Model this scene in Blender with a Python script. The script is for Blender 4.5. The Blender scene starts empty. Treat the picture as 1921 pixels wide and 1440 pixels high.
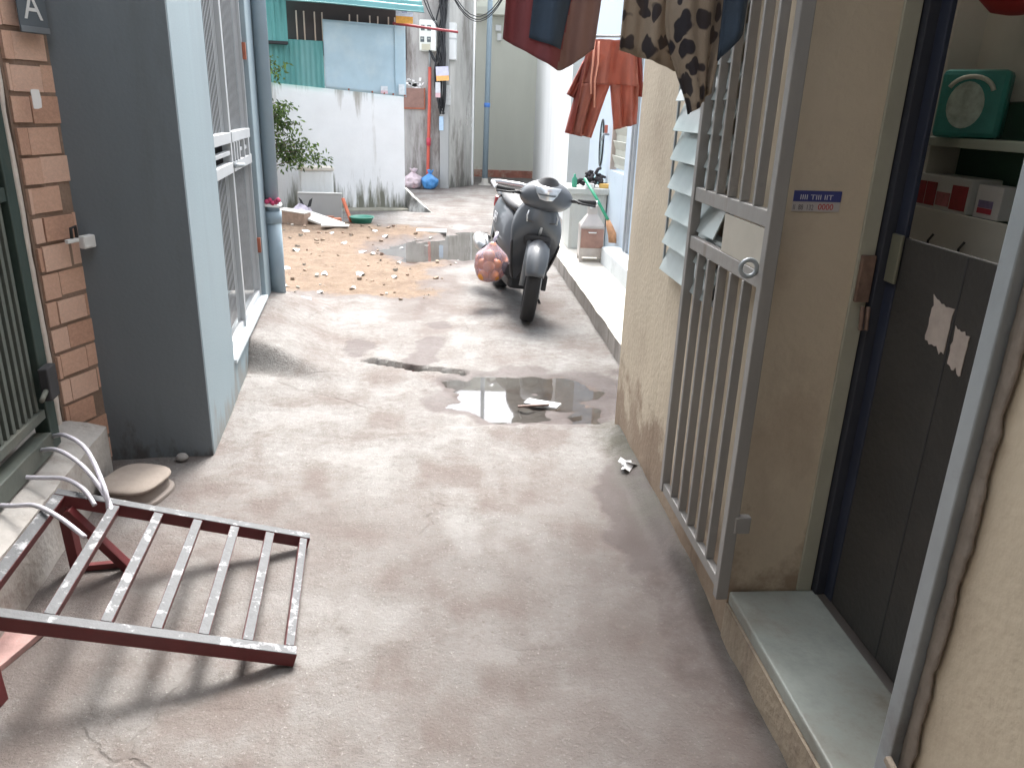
import bpy, bmesh, math, random
from mathutils import Vector, Matrix, noise
random.seed(7)
rad = math.radians
scene = bpy.context.scene
C = scene.collection

# ------------------------------------------------------------------ camera
cam_d = bpy.data.cameras.new('camera'); cam = bpy.data.objects.new('camera', cam_d); C.objects.link(cam)
scene.camera = cam
cam_d.sensor_width = 36; cam_d.lens = 36 * 1443 / 1921
cam_d.clip_start = 0.05; cam_d.clip_end = 400
PITCH, ROLL = rad(19.7), rad(2.0)
fwd = Vector((0, math.cos(PITCH), -math.sin(PITCH)))
r0 = Vector((1, 0, 0)); u0 = r0.cross(fwd)
rgt = r0 * math.cos(ROLL) + u0 * math.sin(ROLL); upv = rgt.cross(fwd)
M3 = Matrix((rgt, upv, -fwd)).transposed()
cam.matrix_world = Matrix.Translation((0, 0, 1.5)) @ M3.to_4x4()

# ------------------------------------------------------------------ sky, sun, exposure
world = bpy.data.worlds.new('World'); scene.world = world; world.use_nodes = True
wn = world.node_tree; wn.nodes.clear()
sky = wn.nodes.new('ShaderNodeTexSky'); sky.sky_type = 'NISHITA'; sky.sun_disc = False
SUN_EL, SUN_AZ = rad(57), rad(4)          # azimuth from +Y towards +X
sky.sun_elevation = SUN_EL; sky.sun_rotation = SUN_AZ
sky.dust_density = 4.0; sky.air_density = 1.0; sky.ozone_density = 1.0
hs = wn.nodes.new('ShaderNodeHueSaturation'); hs.inputs['Saturation'].default_value = 0.25   # thin white overcast
bg = wn.nodes.new('ShaderNodeBackground'); bg.inputs['Strength'].default_value = 0.15
wo = wn.nodes.new('ShaderNodeOutputWorld')
wn.links.new(sky.outputs[0], hs.inputs['Color']); wn.links.new(hs.outputs[0], bg.inputs['Color']); wn.links.new(bg.outputs[0], wo.inputs['Surface'])
sd = bpy.data.lights.new('sun', 'SUN'); sd.energy = 1.3; sd.angle = rad(22); sd.color = (1, .965, .91)
sun = bpy.data.objects.new('sun', sd); C.objects.link(sun)
sv = Vector((math.sin(SUN_AZ) * math.cos(SUN_EL), math.cos(SUN_AZ) * math.cos(SUN_EL), math.sin(SUN_EL)))
sun.rotation_euler = sv.to_track_quat('Z', 'Y').to_euler(); sun.location = (0, 6, 9)
vs = scene.view_settings
vs.view_transform = 'Standard'; vs.look = 'None'; vs.exposure = 2.45; vs.gamma = 1.0; vs.use_curve_mapping = False
scene.cycles.max_bounces = 8; scene.cycles.diffuse_bounces = 4; scene.cycles.glossy_bounces = 3; scene.cycles.transparent_max_bounces = 12

# ------------------------------------------------------------------ materials
def mat(name, col, rough=.8, metal=0., vary=.12, scale=6., bump=.0, bscale=60., coat=0., grime=None, gscale=2.5, gcut=(.52, .7), spec=.5, streak=False):
    """procedural base: colour broken up by two noises, optional second 'grime' colour, optional fine bump"""
    m = bpy.data.materials.new(name); m.use_nodes = True
    nt = m.node_tree; N = nt.nodes; Lk = nt.links.new
    b = N['Principled BSDF']
    b.inputs['Metallic'].default_value = metal; b.inputs['Coat Weight'].default_value = coat
    b.inputs['Specular IOR Level'].default_value = spec
    tc = N.new('ShaderNodeTexCoord'); mp = N.new('ShaderNodeMapping')
    if streak: mp.inputs['Scale'].default_value = (1, 1, .18)
    Lk(tc.outputs['Object'], mp.inputs['Vector'])
    n1 = N.new('ShaderNodeTexNoise'); n1.inputs['Scale'].default_value = scale; n1.inputs['Detail'].default_value = 8; n1.inputs['Roughness'].default_value = .65
    Lk(mp.outputs[0], n1.inputs['Vector'])
    mr = N.new('ShaderNodeMapRange'); mr.inputs['From Min'].default_value = .25; mr.inputs['From Max'].default_value = .75
    mr.inputs['To Min'].default_value = 1 - vary; mr.inputs['To Max'].default_value = 1 + vary
    Lk(n1.outputs['Fac'], mr.inputs['Value'])
    mx = N.new('ShaderNodeMix'); mx.data_type = 'RGBA'; mx.blend_type = 'MULTIPLY'; mx.inputs['Factor'].default_value = 1
    mx.inputs['A'].default_value = (*col, 1)
    Lk(mr.outputs[0], mx.inputs['B'])
    out = mx.outputs['Result']
    if grime:
        n2 = N.new('ShaderNodeTexNoise'); n2.inputs['Scale'].default_value = gscale; n2.inputs['Detail'].default_value = 9; n2.inputs['Roughness'].default_value = .7
        Lk(mp.outputs[0], n2.inputs['Vector'])
        r2 = N.new('ShaderNodeMapRange'); r2.inputs['From Min'].default_value = gcut[0]; r2.inputs['From Max'].default_value = gcut[1]
        Lk(n2.outputs['Fac'], r2.inputs['Value'])
        m2 = N.new('ShaderNodeMix'); m2.data_type = 'RGBA'; m2.inputs['B'].default_value = (*grime, 1)
        Lk(r2.outputs[0], m2.inputs['Factor']); Lk(out, m2.inputs['A']); out = m2.outputs['Result']
    Lk(out, b.inputs['Base Color'])
    r3 = N.new('ShaderNodeMapRange'); r3.inputs['To Min'].default_value = max(.02, rough - .12); r3.inputs['To Max'].default_value = min(1, rough + .12)
    Lk(n1.outputs['Fac'], r3.inputs['Value']); Lk(r3.outputs[0], b.inputs['Roughness'])
    if bump:
        n3 = N.new('ShaderNodeTexNoise'); n3.inputs['Scale'].default_value = bscale; n3.inputs['Detail'].default_value = 6
        Lk(tc.outputs['Object'], n3.inputs['Vector'])
        bp = N.new('ShaderNodeBump'); bp.inputs['Strength'].default_value = bump; bp.inputs['Distance'].default_value = .01
        Lk(n3.outputs['Fac'], bp.inputs['Height']); Lk(bp.outputs[0], b.inputs['Normal'])
    return m

def nodes_of(m): return m.node_tree.nodes, m.node_tree.links.new, m.node_tree.nodes['Principled BSDF']

def stain_layer(m, col, zlo, zhi, scale, cut, zscale=.12, amount=1.0, top=False):
    """streaky stains that belong to a wall: mould climbing from its foot (or running down from its top)"""
    N, Lk, b = nodes_of(m)
    old = b.inputs['Base Color'].links[0].from_socket
    tc = N.new('ShaderNodeTexCoord'); mp = N.new('ShaderNodeMapping'); mp.inputs['Scale'].default_value = (1, 1, zscale)
    Lk(tc.outputs['Object'], mp.inputs['Vector'])
    n = N.new('ShaderNodeTexNoise'); n.inputs['Scale'].default_value = scale; n.inputs['Detail'].default_value = 7; n.inputs['Roughness'].default_value = .68
    Lk(mp.outputs[0], n.inputs['Vector'])
    sp = N.new('ShaderNodeSeparateXYZ'); Lk(tc.outputs['Object'], sp.inputs[0])
    mr = N.new('ShaderNodeMapRange'); mr.inputs['From Min'].default_value = zlo; mr.inputs['From Max'].default_value = zhi
    mr.inputs['To Min'].default_value = .30 if not top else -.30; mr.inputs['To Max'].default_value = -.30 if not top else .30
    Lk(sp.outputs['Z'], mr.inputs['Value'])
    ad = N.new('ShaderNodeMath'); Lk(n.outputs['Fac'], ad.inputs[0]); Lk(mr.outputs[0], ad.inputs[1])
    r2 = N.new('ShaderNodeMapRange'); r2.inputs['From Min'].default_value = cut; r2.inputs['From Max'].default_value = cut + .13; r2.inputs['To Max'].default_value = amount
    Lk(ad.outputs[0], r2.inputs['Value'])
    mx = N.new('ShaderNodeMix'); mx.data_type = 'RGBA'; mx.inputs['B'].default_value = (*col, 1)
    Lk(r2.outputs[0], mx.inputs['Factor']); Lk(old, mx.inputs['A']); Lk(mx.outputs['Result'], b.inputs['Base Color'])
    return m

def clear_mat(name, tint=(1, 1, 1), rough=.03, ior=1.33, weight=.0):
    """thin clear sheet: fresnel mix of see-through and mirror, plus a little body colour"""
    m = bpy.data.materials.new(name); m.use_nodes = True; nt = m.node_tree; N = nt.nodes; N.clear(); Lk = nt.links.new
    o = N.new('ShaderNodeOutputMaterial'); tr = N.new('ShaderNodeBsdfTransparent'); tr.inputs[0].default_value = (*tint, 1)
    gl = N.new('ShaderNodeBsdfGlossy'); gl.inputs['Roughness'].default_value = rough; gl.inputs['Color'].default_value = (.95, .97, 1, 1)
    fr = N.new('ShaderNodeFresnel'); fr.inputs['IOR'].default_value = ior
    mx = N.new('ShaderNodeMixShader'); Lk(fr.outputs[0], mx.inputs[0]); Lk(tr.outputs[0], mx.inputs[1]); Lk(gl.outputs[0], mx.inputs[2])
    if weight > 0:
        df = N.new('ShaderNodeBsdfDiffuse'); df.inputs[0].default_value = (*tint, 1)
        m2 = N.new('ShaderNodeMixShader'); m2.inputs[0].default_value = weight
        Lk(mx.outputs[0], m2.inputs[1]); Lk(df.outputs[0], m2.inputs[2]); Lk(m2.outputs[0], o.inputs[0])
    else: Lk(mx.outputs[0], o.inputs[0])
    return m

M = {}
M['blue_paint'] = mat('pale_blue_paint', (.235, .30, .335), .6, vary=.06, scale=3, bump=.12, bscale=90, grime=(.185, .23, .255), gscale=1.3, gcut=(.5, .85), streak=True)
stain_layer(M['blue_paint'], (.20, .19, .17), -.05, .45, 7, .60, .3, .7)
M['yellow_wall'] = mat('cream_plaster', (.57, .485, .37), .85, vary=.08, scale=4, bump=.25, bscale=45, grime=(.45, .365, .275), gscale=2.0, gcut=(.52, .70))
stain_layer(M['yellow_wall'], (.10, .09, .075), -.10, .5, 7, .63, .35, .85)
stain_layer(M['yellow_wall'], (.26, .18, .125), .10, .95, 4.0, .60, .9, .8)
stain_layer(M['yellow_wall'], (.40, .32, .24), -2, 4, 2.4, .585, .5, .55)
M['white_wall'] = mat('white_limewash', (.85, .86, .87), .9, vary=.05, scale=3, bump=.2, bscale=30)
stain_layer(M['white_wall'], (.16, .16, .12), -.25, 1.0, 7, .53, .1, .95)
stain_layer(M['white_wall'], (.33, .30, .25), .7, 2.1, 4, .60, .1, .85, True)
stain_layer(M['white_wall'], (.36, .33, .27), -3, 6, 6, .63, .09, .45)
M['conc_wall'] = mat('raw_cement_render', (.46, .46, .44), .9, vary=.4, scale=3.5, bump=.3, bscale=30, grime=(.22, .21, .195), gscale=2.6, gcut=(.5, .62), streak=True)
stain_layer(M['conc_wall'], (.10, .10, .09), -.2, 1.1, 5, .62, .15, .85)
M['conc_dark'] = mat('dark_cement_render', (.38, .37, .36), .9, vary=.4, scale=3.5, bump=.3, bscale=30, grime=(.16, .14, .13), gscale=2.8, gcut=(.47, .60), streak=True)
M['beige_wall'] = mat('pale_beige_render', (.60, .61, .54), .85, vary=.06, scale=2, bump=.1, bscale=40, streak=True)
stain_layer(M['beige_wall'], (.34, .22, .14), -.1, .7, 4, .66, .5, .7)
M['house_white'] = mat('chalk_white_render', (.78, .80, .80), .85, vary=.05, scale=2, bump=.12, bscale=40, grime=(.62, .64, .63), gscale=1.8, gcut=(.5, .8), streak=True)
M['shaded_white_render'] = mat('shaded_white_render', (.40, .43, .43), .85, vary=.08, scale=2, bump=.1)
M['blue_house'] = mat('sky_blue_render', (.58, .67, .76), .75, vary=.05, scale=2.5, bump=.1, bscale=50, grime=(.48, .56, .64), gcut=(.55, .85))
M['step_white'] = mat('whitewashed_step', (.62, .66, .68), .8, vary=.1, scale=5, bump=.15, grime=(.42, .46, .47), gscale=4, gcut=(.5, .75))
M['ledge'] = mat('pale_cement_ledge', (.60, .57, .51), .85, vary=.1, scale=4, bump=.2, bscale=60, grime=(.42, .38, .33), gscale=3, gcut=(.55, .8))
M['curb'] = mat('dirty_kerb_face', (.36, .33, .30), .9, vary=.2, scale=6, bump=.3, grime=(.14, .12, .11), gscale=5, gcut=(.5, .7), streak=True)
M['brick'] = mat('salmon_brick', (.64, .41, .31), .85, vary=.16, scale=9, bump=.3, bscale=70, grime=(.62, .45, .36), gscale=6, gcut=(.55, .8))
M['brick2'] = mat('pale_salmon_brick', (.70, .48, .38), .85, vary=.14, scale=11, bump=.3, bscale=70, grime=(.50, .28, .19), gscale=5, gcut=(.58, .8))
M['brick3'] = mat('brown_brick', (.56, .34, .25), .88, vary=.2, scale=11, bump=.35, bscale=70, grime=(.62, .50, .42), gscale=5, gcut=(.62, .8))
M['mortar'] = mat('brown_mortar', (.25, .18, .14), .95, vary=.2, scale=14, bump=.5, bscale=80)
M['plaster_strip'] = mat('old_white_plaster', (.66, .60, .55), .9, vary=.15, scale=12, bump=.4, bscale=50)
M['green_metal'] = mat('dark_green_metal', (.042, .066, .057), .45, metal=.2, vary=.25, scale=8, bump=.05, grime=(.07, .075, .06), gscale=6, gcut=(.55, .8))
M['green_rail'] = mat('grey_green_rail', (.10, .115, .10), .6, vary=.2, scale=9, bump=.1, grime=(.17, .16, .13), gcut=(.5, .8))
M['gate_grey'] = mat('weathered_grey_gate', (.29, .28, .268), .55, metal=.2, vary=.15, scale=10, bump=.08, grime=(.20, .165, .14), gscale=7, gcut=(.58, .76), streak=True)
M['frame_steel'] = mat('dull_steel_frame', (.33, .36, .38), .45, metal=.4, vary=.12, scale=7, bump=.05, grime=(.2, .19, .18), gscale=3, gcut=(.58, .8))
M['silver'] = mat('worn_silver_steel', (.085, .088, .093), .6, metal=.2, vary=.3, scale=30, bump=.15, bscale=120, grime=(.26, .265, .275), gscale=20, gcut=(.55, .62), spec=.3)
M['red_paint'] = mat('dark_red_primer', (.12, .018, .02), .5, vary=.25, scale=12, bump=.08)
M['pale_metal'] = mat('pale_grille_paint', (.42, .44, .46), .5, metal=.1, vary=.08, scale=6)
M['pipe_blue'] = mat('blue_grey_pipe', (.25, .325, .38), .5, vary=.08, scale=4)
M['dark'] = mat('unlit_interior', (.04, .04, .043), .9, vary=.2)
M['sill'] = mat('polished_grey_green_terrazzo', (.33, .355, .325), .45, vary=.22, scale=14, bump=.12, grime=(.20, .185, .155), gscale=3.5, gcut=(.48, .68))
M['threshold'] = mat('rough_cement_threshold', (.42, .40, .375), .9, vary=.2, scale=7, bump=.5, bscale=35, grime=(.24, .20, .17), gscale=4, gcut=(.52, .72))
M['asph_roof'] = mat('shade_slab_cement', (.36, .35, .33), .9, vary=.1, scale=3, bump=.2)
M['water'] = clear_mat('puddle_water', (.80, .82, .80), .02, 1.40)
M['glass'] = mat('frosted_louvre_glass', (.42, .47, .47), .22, vary=.08, scale=6, spec=.8)
M['corr_green'] = mat('teal_corrugated_sheet', (.10, .32, .31), .45, metal=.1, vary=.12, scale=3, grime=(.20, .40, .40), gscale=2, gcut=(.5, .8), streak=True)
M['corr_roof'] = mat('faded_teal_roof_sheet', (.10, .26, .265), .45, metal=.1, vary=.12, scale=3, grime=(.12, .26, .27), gscale=3, gcut=(.55, .8))
M['blue_sheet'] = mat('pale_blue_flat_sheet', (.42, .56, .64), .4, metal=.15, vary=.1, scale=2, grime=(.55, .66, .70), gscale=1.6, gcut=(.5, .75))
M['rust'] = mat('rusty_iron', (.30, .10, .06), .8, vary=.3, scale=20, bump=.3)
M['white_plastic'] = mat('white_plastic', (.74, .76, .76), .45, vary=.06)
M['black_rubber'] = mat('black_rubber', (.018, .018, .02), .75, vary=.3, scale=20, bump=.2, bscale=160, grime=(.09, .08, .07), gscale=9, gcut=(.6, .85))
M['black_cable'] = mat('black_cable', (.02, .022, .026), .6)
M['paper'] = mat('white_paper', (.78, .78, .78), .85, vary=.05)

# ------------------------------------------------------------------ mesh helpers
class MB:
    def __init__(s): s.v = []; s.f = []; s.mi = []; s.smooth = []
    def add(s, vs_, fs, mi=0, smooth=False):
        o = len(s.v); s.v += [tuple(p) for p in vs_]
        for f in fs: s.f.append(tuple(i + o for i in f)); s.mi.append(mi); s.smooth.append(smooth)
        return s
    def box(s, x0, x1, y0, y1, z0, z1, mi=0):
        return s.add([(x0, y0, z0), (x1, y0, z0), (x1, y1, z0), (x0, y1, z0), (x0, y0, z1), (x1, y0, z1), (x1, y1, z1), (x0, y1, z1)],
                     [(3, 2, 1, 0), (4, 5, 6, 7), (0, 1, 5, 4), (1, 2, 6, 5), (2, 3, 7, 6), (3, 0, 4, 7)], mi)
    def obox(s, c, a, b, h, mi=0):
        """box from centre and three half-extent vectors"""
        c, a, b, h = map(Vector, (c, a, b, h))
        P = [c + a * i + b * j + h * k for k in (-1, 1) for j in (-1, 1) for i in (-1, 1)]
        return s.add(P, [(0, 2, 3, 1), (4, 5, 7, 6), (0, 1, 5, 4), (1, 3, 7, 5), (3, 2, 6, 7), (2, 0, 4, 6)], mi)
    def beam(s, p, q, w, h, up=(0, 0, 1), mi=0):
        p, q = Vector(p), Vector(q); d = (q - p); L = d.length; d = d / L; u = Vector(up); sd_ = d.cross(u).normalized(); u = sd_.cross(d).normalized()
        return s.obox((p + q) / 2, d * L / 2, sd_ * w / 2, u * h / 2, mi)
    def tube(s, pts, r, n=10, mi=0, cap=True):
        pts = [Vector(p) for p in pts]; rs = r if isinstance(r, (list, tuple)) else [r] * len(pts)
        V = []; F = []; prev = None
        for i, p in enumerate(pts):
            d = (pts[min(i + 1, len(pts) - 1)] - pts[max(i - 1, 0)]).normalized()
            a = prev if prev is not None else (Vector((0, 0, 1)) if abs(d.z) < .9 else Vector((1, 0, 0)))
            a = (a - d * a.dot(d)).normalized(); b = d.cross(a); prev = a
            for k in range(n):
                t = 2 * math.pi * k / n; V.append(p + (a * math.cos(t) + b * math.sin(t)) * rs[i])
        for i in range(len(pts) - 1):
            for k in range(n): F.append((i * n + k, i * n + (k + 1) % n, (i + 1) * n + (k + 1) % n, (i + 1) * n + k))
        if cap: F.append(tuple(range(n))[::-1]); F.append(tuple((len(pts) - 1) * n + k for k in range(n)))
        return s.add(V, F, mi, True)
    def lathe(s, prof, n=24, axis='Z', c=(0, 0, 0), mi=0, closed=False, cap=True):
        V = []; F = []; m = len(prof)
        for k in range(n):
            t = 2 * math.pi * k / n
            for (r, h) in prof:
                a, b = r * math.cos(t), r * math.sin(t)
                p = (a, b, h) if axis == 'Z' else ((h, a, b) if axis == 'X' else (a, h, b))
                V.append((p[0] + c[0], p[1] + c[1], p[2] + c[2]))
        for k in range(n):
            k2 = (k + 1) % n
            for j in range(m if closed else m - 1):
                j2 = (j + 1) % m; F.append((k * m + j, k2 * m + j, k2 * m + j2, k * m + j2))
        if cap and not closed:
            F.append(tuple(k * m for k in range(n))[::-1]); F.append(tuple(k * m + m - 1 for k in range(n)))
        return s.add(V, F, mi, True)
    def loft(s, rings, mi=0, cap=True, smooth=True):
        n = len(rings[0]); V = [p for r_ in rings for p in r_]; F = []
        for i in range(len(rings) - 1):
            for k in range(n): F.append((i * n + k, i * n + (k + 1) % n, (i + 1) * n + (k + 1) % n, (i + 1) * n + k))
        if cap: F.append(tuple(range(n))[::-1]); F.append(tuple((len(rings) - 1) * n + k for k in range(n)))
        return s.add(V, F, mi, smooth)
    def grid(s, nu, nv, fn, mi=0, smooth=True, mif=None):
        V = [fn(i / nu, j / nv) for j in range(nv + 1) for i in range(nu + 1)]
        o = len(s.v); s.v += [tuple(p) for p in V]
        for j in range(nv):
            for i in range(nu):
                a = j * (nu + 1) + i
                s.f.append((o + a, o + a + 1, o + a + nu + 2, o + a + nu + 1)); s.smooth.append(smooth)
                s.mi.append(mif((i + .5) / nu, (j + .5) / nv) if mif else mi)
        return s
    def mesh(s, name):
        me = bpy.data.meshes.new(name); me.from_pydata([tuple(p) for p in s.v], [], s.f)
        me.polygons.foreach_set('material_index', s.mi); me.polygons.foreach_set('use_smooth', s.smooth); me.update()
        bm = bmesh.new(); bm.from_mesh(me); bmesh.ops.recalc_face_normals(bm, faces=bm.faces); bm.to_mesh(me); bm.free()
        return me
    def build(s, name, m, parent=None, bevel=0, solid=0, sub=0, loc=None, rot=None):
        me = s.mesh(name)
        for k in (m if isinstance(m, (list, tuple)) else [m]): me.materials.append(k)
        o = bpy.data.objects.new(name, me); C.objects.link(o)
        if parent: o.parent = parent
        if loc: o.location = loc
        if rot: o.rotation_euler = rot
        finish(o, bevel, solid, sub)
        return o
def finish(o, bevel=0, solid=0, sub=0):
    if solid:
        k = o.modifiers.new('thickness', 'SOLIDIFY'); k.thickness = solid; k.offset = 0
    if bevel:
        k = o.modifiers.new('edges', 'BEVEL'); k.width = bevel; k.segments = 2; k.limit_method = 'ANGLE'; k.angle_limit = rad(40)
    if sub:
        k = o.modifiers.new('smooth', 'SUBSURF'); k.levels = sub; k.render_levels = sub
def tag(o, label=None, cat=None, group=None, kind=None):
    if label: o['label'] = label
    if cat: o['category'] = cat
    if group: o['group'] = group
    if kind: o['kind'] = kind
    return o
def thing(name, label, cat, loc=(0, 0, 0), rotz=0, group=None, rot=None):
    o = bpy.data.objects.new(name, None); C.objects.link(o); o.location = loc
    o.rotation_euler = rot if rot else (0, 0, rotz); o.empty_display_size = .1
    return tag(o, label, cat, group)
def inst(src, name, parent=None, loc=None, rot=None, scale=None, m=None):
    o = src.copy(); o.name = name; C.objects.link(o)
    if parent is not None: o.parent = parent
    if loc is not None: o.location = loc
    if rot is not None: o.rotation_euler = rot
    if scale is not None: o.scale = scale
    if m is not None:
        o.material_slots[0].link = 'OBJECT'; o.material_slots[0].material = m
    return o
def box(name, m, parent, x0, x1, y0, y1, z0, z1, bevel=.004):
    return MB().box(x0, x1, y0, y1, z0, z1).build(name, m, parent, bevel)
def text(name, body, m, parent, loc, rot, size, depth=.0008, align='LEFT', sx=1):
    cu = bpy.data.curves.new(name, 'FONT'); cu.body = body; cu.size = size; cu.extrude = depth; cu.align_x = align
    tmp = bpy.data.objects.new(name, cu); C.objects.link(tmp)
    dg = bpy.context.evaluated_depsgraph_get(); me = bpy.data.meshes.new_from_object(tmp.evaluated_get(dg))
    bpy.data.objects.remove(tmp); o = bpy.data.objects.new(name, me); C.objects.link(o)
    me.materials.clear(); me.materials.append(m); o.parent = parent; o.location = loc; o.rotation_euler = rot; o.scale = (sx, 1, 1)
    return o
AR, AL = rad(5.0), rad(11.2)         # the right-hand row and the left-hand house stand at slightly different angles
def R(t, s, z=0):                    # right-hand row: s along the alley, t into the house
    return (.832 + t * math.cos(AR) - s * math.sin(AR), t * math.sin(AR) + s * math.cos(AR), z)
def Lf(t, s, z=0):                   # left-hand house: t>0 towards the alley
    return (-1.32 + t * math.cos(AL) - s * math.sin(AL), 3.12 + t * math.sin(AL) + s * math.cos(AL), z)
def smooth(a, b, x):
    t = min(1, max(0, (x - a) / (b - a))); return t * t * (3 - 2 * t)
def fbm(x, y, z=0., o=4):
    return noise.fractal(Vector((x, y, z)), 1.0, 2.0, o, noise_basis='PERLIN_ORIGINAL')

# ------------------------------------------------------------------ ground
def axis(breaks):
    out = []
    for a, b, st in breaks:
        n = max(1, round((b - a) / st)); out += [a + (b - a) * i / n for i in range(n)]
    return out + [breaks[-1][1]]
GX = axis([(-60, -12, 12), (-12, -4.5, .5), (-4.5, -2.6, .06), (-2.6, 1.2, .024), (1.2, 2.4, .15), (2.4, 12, 1.2), (12, 60, 12)])
GY = axis([(-40, -4, 6), (-4, .7, .25), (.7, 5.2, .024), (5.2, 10.8, .045), (10.8, 19, .15), (19, 31, 2), (31, 80, 12)])
def blob(x, y, cx, cy, rx, ry, seed, amp=.35):
    d = math.hypot((x - cx) / rx, (y - cy) / ry) + amp * fbm(x * 3.2, y * 3.2, seed, 3)
    return d
def ground_fn(x, y):
    h = .0065 * fbm(x * 1.1, y * 1.1, 1) + .0050 * fbm(x * 5, y * 5, 2) + .0024 * fbm(x * 17, y * 17, 8, 3)
    dirt_shade = wet = moss = 0.; mud = 0.
    # the near slab ends in a ragged lip
    edge = 3.56 + .18 * x + .05 * fbm(x * 3, 0, 5)
    lip = (1 - smooth(edge - .06, edge + .03, y)) * smooth(-1.0, -.35, x)
    h += .020 * lip
    # near puddle under the lip, small broken slot beside it, far puddle in the yard
    d1 = min(blob(x, y, .02, 4.0, .40, .42, 3, .6), blob(x, y, .36, 4.12, .24, .30, 4, .7))
    if y > edge - .02: h -= (.032 - .022 * fbm(x * 7, y * 7, 14, 3)) * (1 - smooth(.55, 1.2, d1)); mud = .9 * (1 - smooth(.8, 1.2, d1)) * smooth(.05, .25, x); wet = max(wet, 1 - smooth(.95, 1.45, d1))
    a = ((x + .87) * .94 - (y - 4.52) * .33); b = ((x + .87) * .33 + (y - 4.52) * .94) + .06 * (x + .87)
    d3 = max(abs(a - .16) / .19, abs(b + .0) / .038) + .12 * fbm(x * 16, y * 16, 6, 2)
    h -= .12 * (1 - smooth(.85, 1.1, d3))
    d4 = max(abs(x + .48) / .17, abs(y - 4.40 + .2 * (x + .48)) / .022) + .3 * fbm(x * 12, y * 12, 9, 2)
    h -= .06 * (1 - smooth(.8, 1.2, d4))
    d2 = min(blob(x, y, -.85, 8.55, .75, .80, 11), blob(x, y, -.45, 9.2, .5, .9, 12))
    h -= .050 * (1 - smooth(.55, 1.2, d2)); wet = max(wet, .8 * (1 - smooth(1.0, 1.45, d2)))
    # bare earth in the yard
    e = fbm(x * 1.6, y * 1.6, 20)
    yard = smooth(5.95, 6.35, y + .30 * e + .10 * (x + 1.9)) * (1 - smooth(9.9, 10.5, y + .3 * e)) * (1 - smooth(-1.05, -.35, x + .35 * e + .10 * (y - 8)))
    yard = max(yard, (1 - smooth(-3.4, -2.6, x)) * smooth(6.1, 6.6, y) * (1 - smooth(11, 12, y)))
    yard *= smooth(.7, 1.1, d2)
    dirt_shade = max(yard, mud); h += yard * (.018 + .022 * fbm(x * 2.3, y * 2.3, 21) + .010 * fbm(x * 9, y * 9, 22, 3))
    # trodden earth film on the concrete, plus painted shade on the near stretch
    film = smooth(.08, .42, fbm(x * 1.3, y * 1.3, 30)) * smooth(4.9, 5.6, y) * (1 - smooth(6.2, 6.9, y)) * smooth(-1.3, -.7, x) * (1 - smooth(.1, .6, x))
    dirt_shade = max(dirt_shade, .6 * film)
    dirt_shade = max(dirt_shade, .65 * smooth(.12, .5, fbm(x * 1.7, y * 1.4, 31) + .55 * smooth(.1, .75, x) - .35) * (1 - smooth(3.0, 3.6, y)))
    dirt_shade = max(dirt_shade, .55 * smooth(.0, .5, fbm(x * 1.5, y * 1.5, 33) + .8 * (1 - smooth(-1.5, -.7, x)) - .35) * (1 - smooth(2.7, 3.3, y)))
    dirt_shade = max(dirt_shade, (.30 + .42 * fbm(x * 1.1, y * .9, 36) + .25 * smooth(-.1, .7, x)) * (1 - smooth(2.5, 3.5, y)))  # brown stains plus an even darkening: near shade put into the colour
    if y < 5: dirt_shade = min(dirt_shade, .56) if mud < .1 else dirt_shade
    # damp patch at the foot of the cream wall
    wet = max(wet, .95 * (1 - smooth(.75, 1.12, blob(x, y, .50, 2.72, .17, .40, 40, .5))), .5 * (1 - smooth(.6, 1.2, blob(x, y, .56, 2.1, .13, .6, 41, .6))))
    wet = max(wet, .95 * (1 - smooth(.75, 1.2, blob(x, y, .40, 4.0, .30, .42, 44))), .85 * (1 - smooth(.7, 1.15, blob(x, y, -.55, 4.85, .11, .42, 45, .95))), .8 * (1 - smooth(.7, 1.15, blob(x, y, -1.02, 4.75, .09, .30, 46, 1.1))))
    wet = max(wet, .45 * (1 - smooth(.7, 1.2, blob(x, y, -.7, 10.9, .9, .5, 47))))
    # cement fillet against the cream wall and the ramp up to the left-hand gate
    tr = (x - .832) * math.cos(AR) + y * math.sin(AR); sr = -(x - .832) * math.sin(AR) + y * math.cos(AR)
    if sr < 3.7: h += .045 * smooth(-.10, .0, tr) * (1 - smooth(3.45, 3.65, sr)) * smooth(1.9, 2.3, sr); moss = max(moss, max(smooth(-.15, -.04, tr + .04 * e) * smooth(2.3, 2.9, sr) * (1 - smooth(3.5, 3.8, sr)), .7 * smooth(-.05, -.01, tr + .02 * e)))
    tl = (x + 1.32) * math.cos(AL) + (y - 3.12) * math.sin(AL); sl = -(x + 1.32) * math.sin(AL) + (y - 3.12) * math.cos(AL)
    if -.3 < tl < .8: h += .165 * (1 - smooth(-.02, .62 - .10 * smooth(1.2, 2.2, sl), tl)) * smooth(1.12, 1.30, sl + .45 * tl) * (1 - smooth(2.55, 3.0, sl))
    return h, dirt_shade, wet, moss
gv = []; gd = []; gw = []; gm = []
for y in GY:
    for x in GX:
        if -4.6 < x < 2.4 and .4 < y < 19: h, a, b, c = ground_fn(x, y)
        else: h, a, b, c = 0., 0., 0., 0.
        gv.append((x, y, h)); gd.append(a); gw.append(b); gm.append(c)
nx = len(GX)
gf = [(j * nx + i, j * nx + i + 1, (j + 1) * nx + i + 1, (j + 1) * nx + i) for j in range(len(GY) - 1) for i in range(nx - 1)]
gme = bpy.data.meshes.new('ground'); gme.from_pydata(gv, [], gf); gme.polygons.foreach_set('use_smooth', [True] * len(gf))
for nm, arr in (('dirt_shade', gd), ('wet', gw), ('moss', gm)):
    at_ = gme.attributes.new(nm, 'FLOAT', 'POINT'); at_.data.foreach_set('value', arr)
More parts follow.
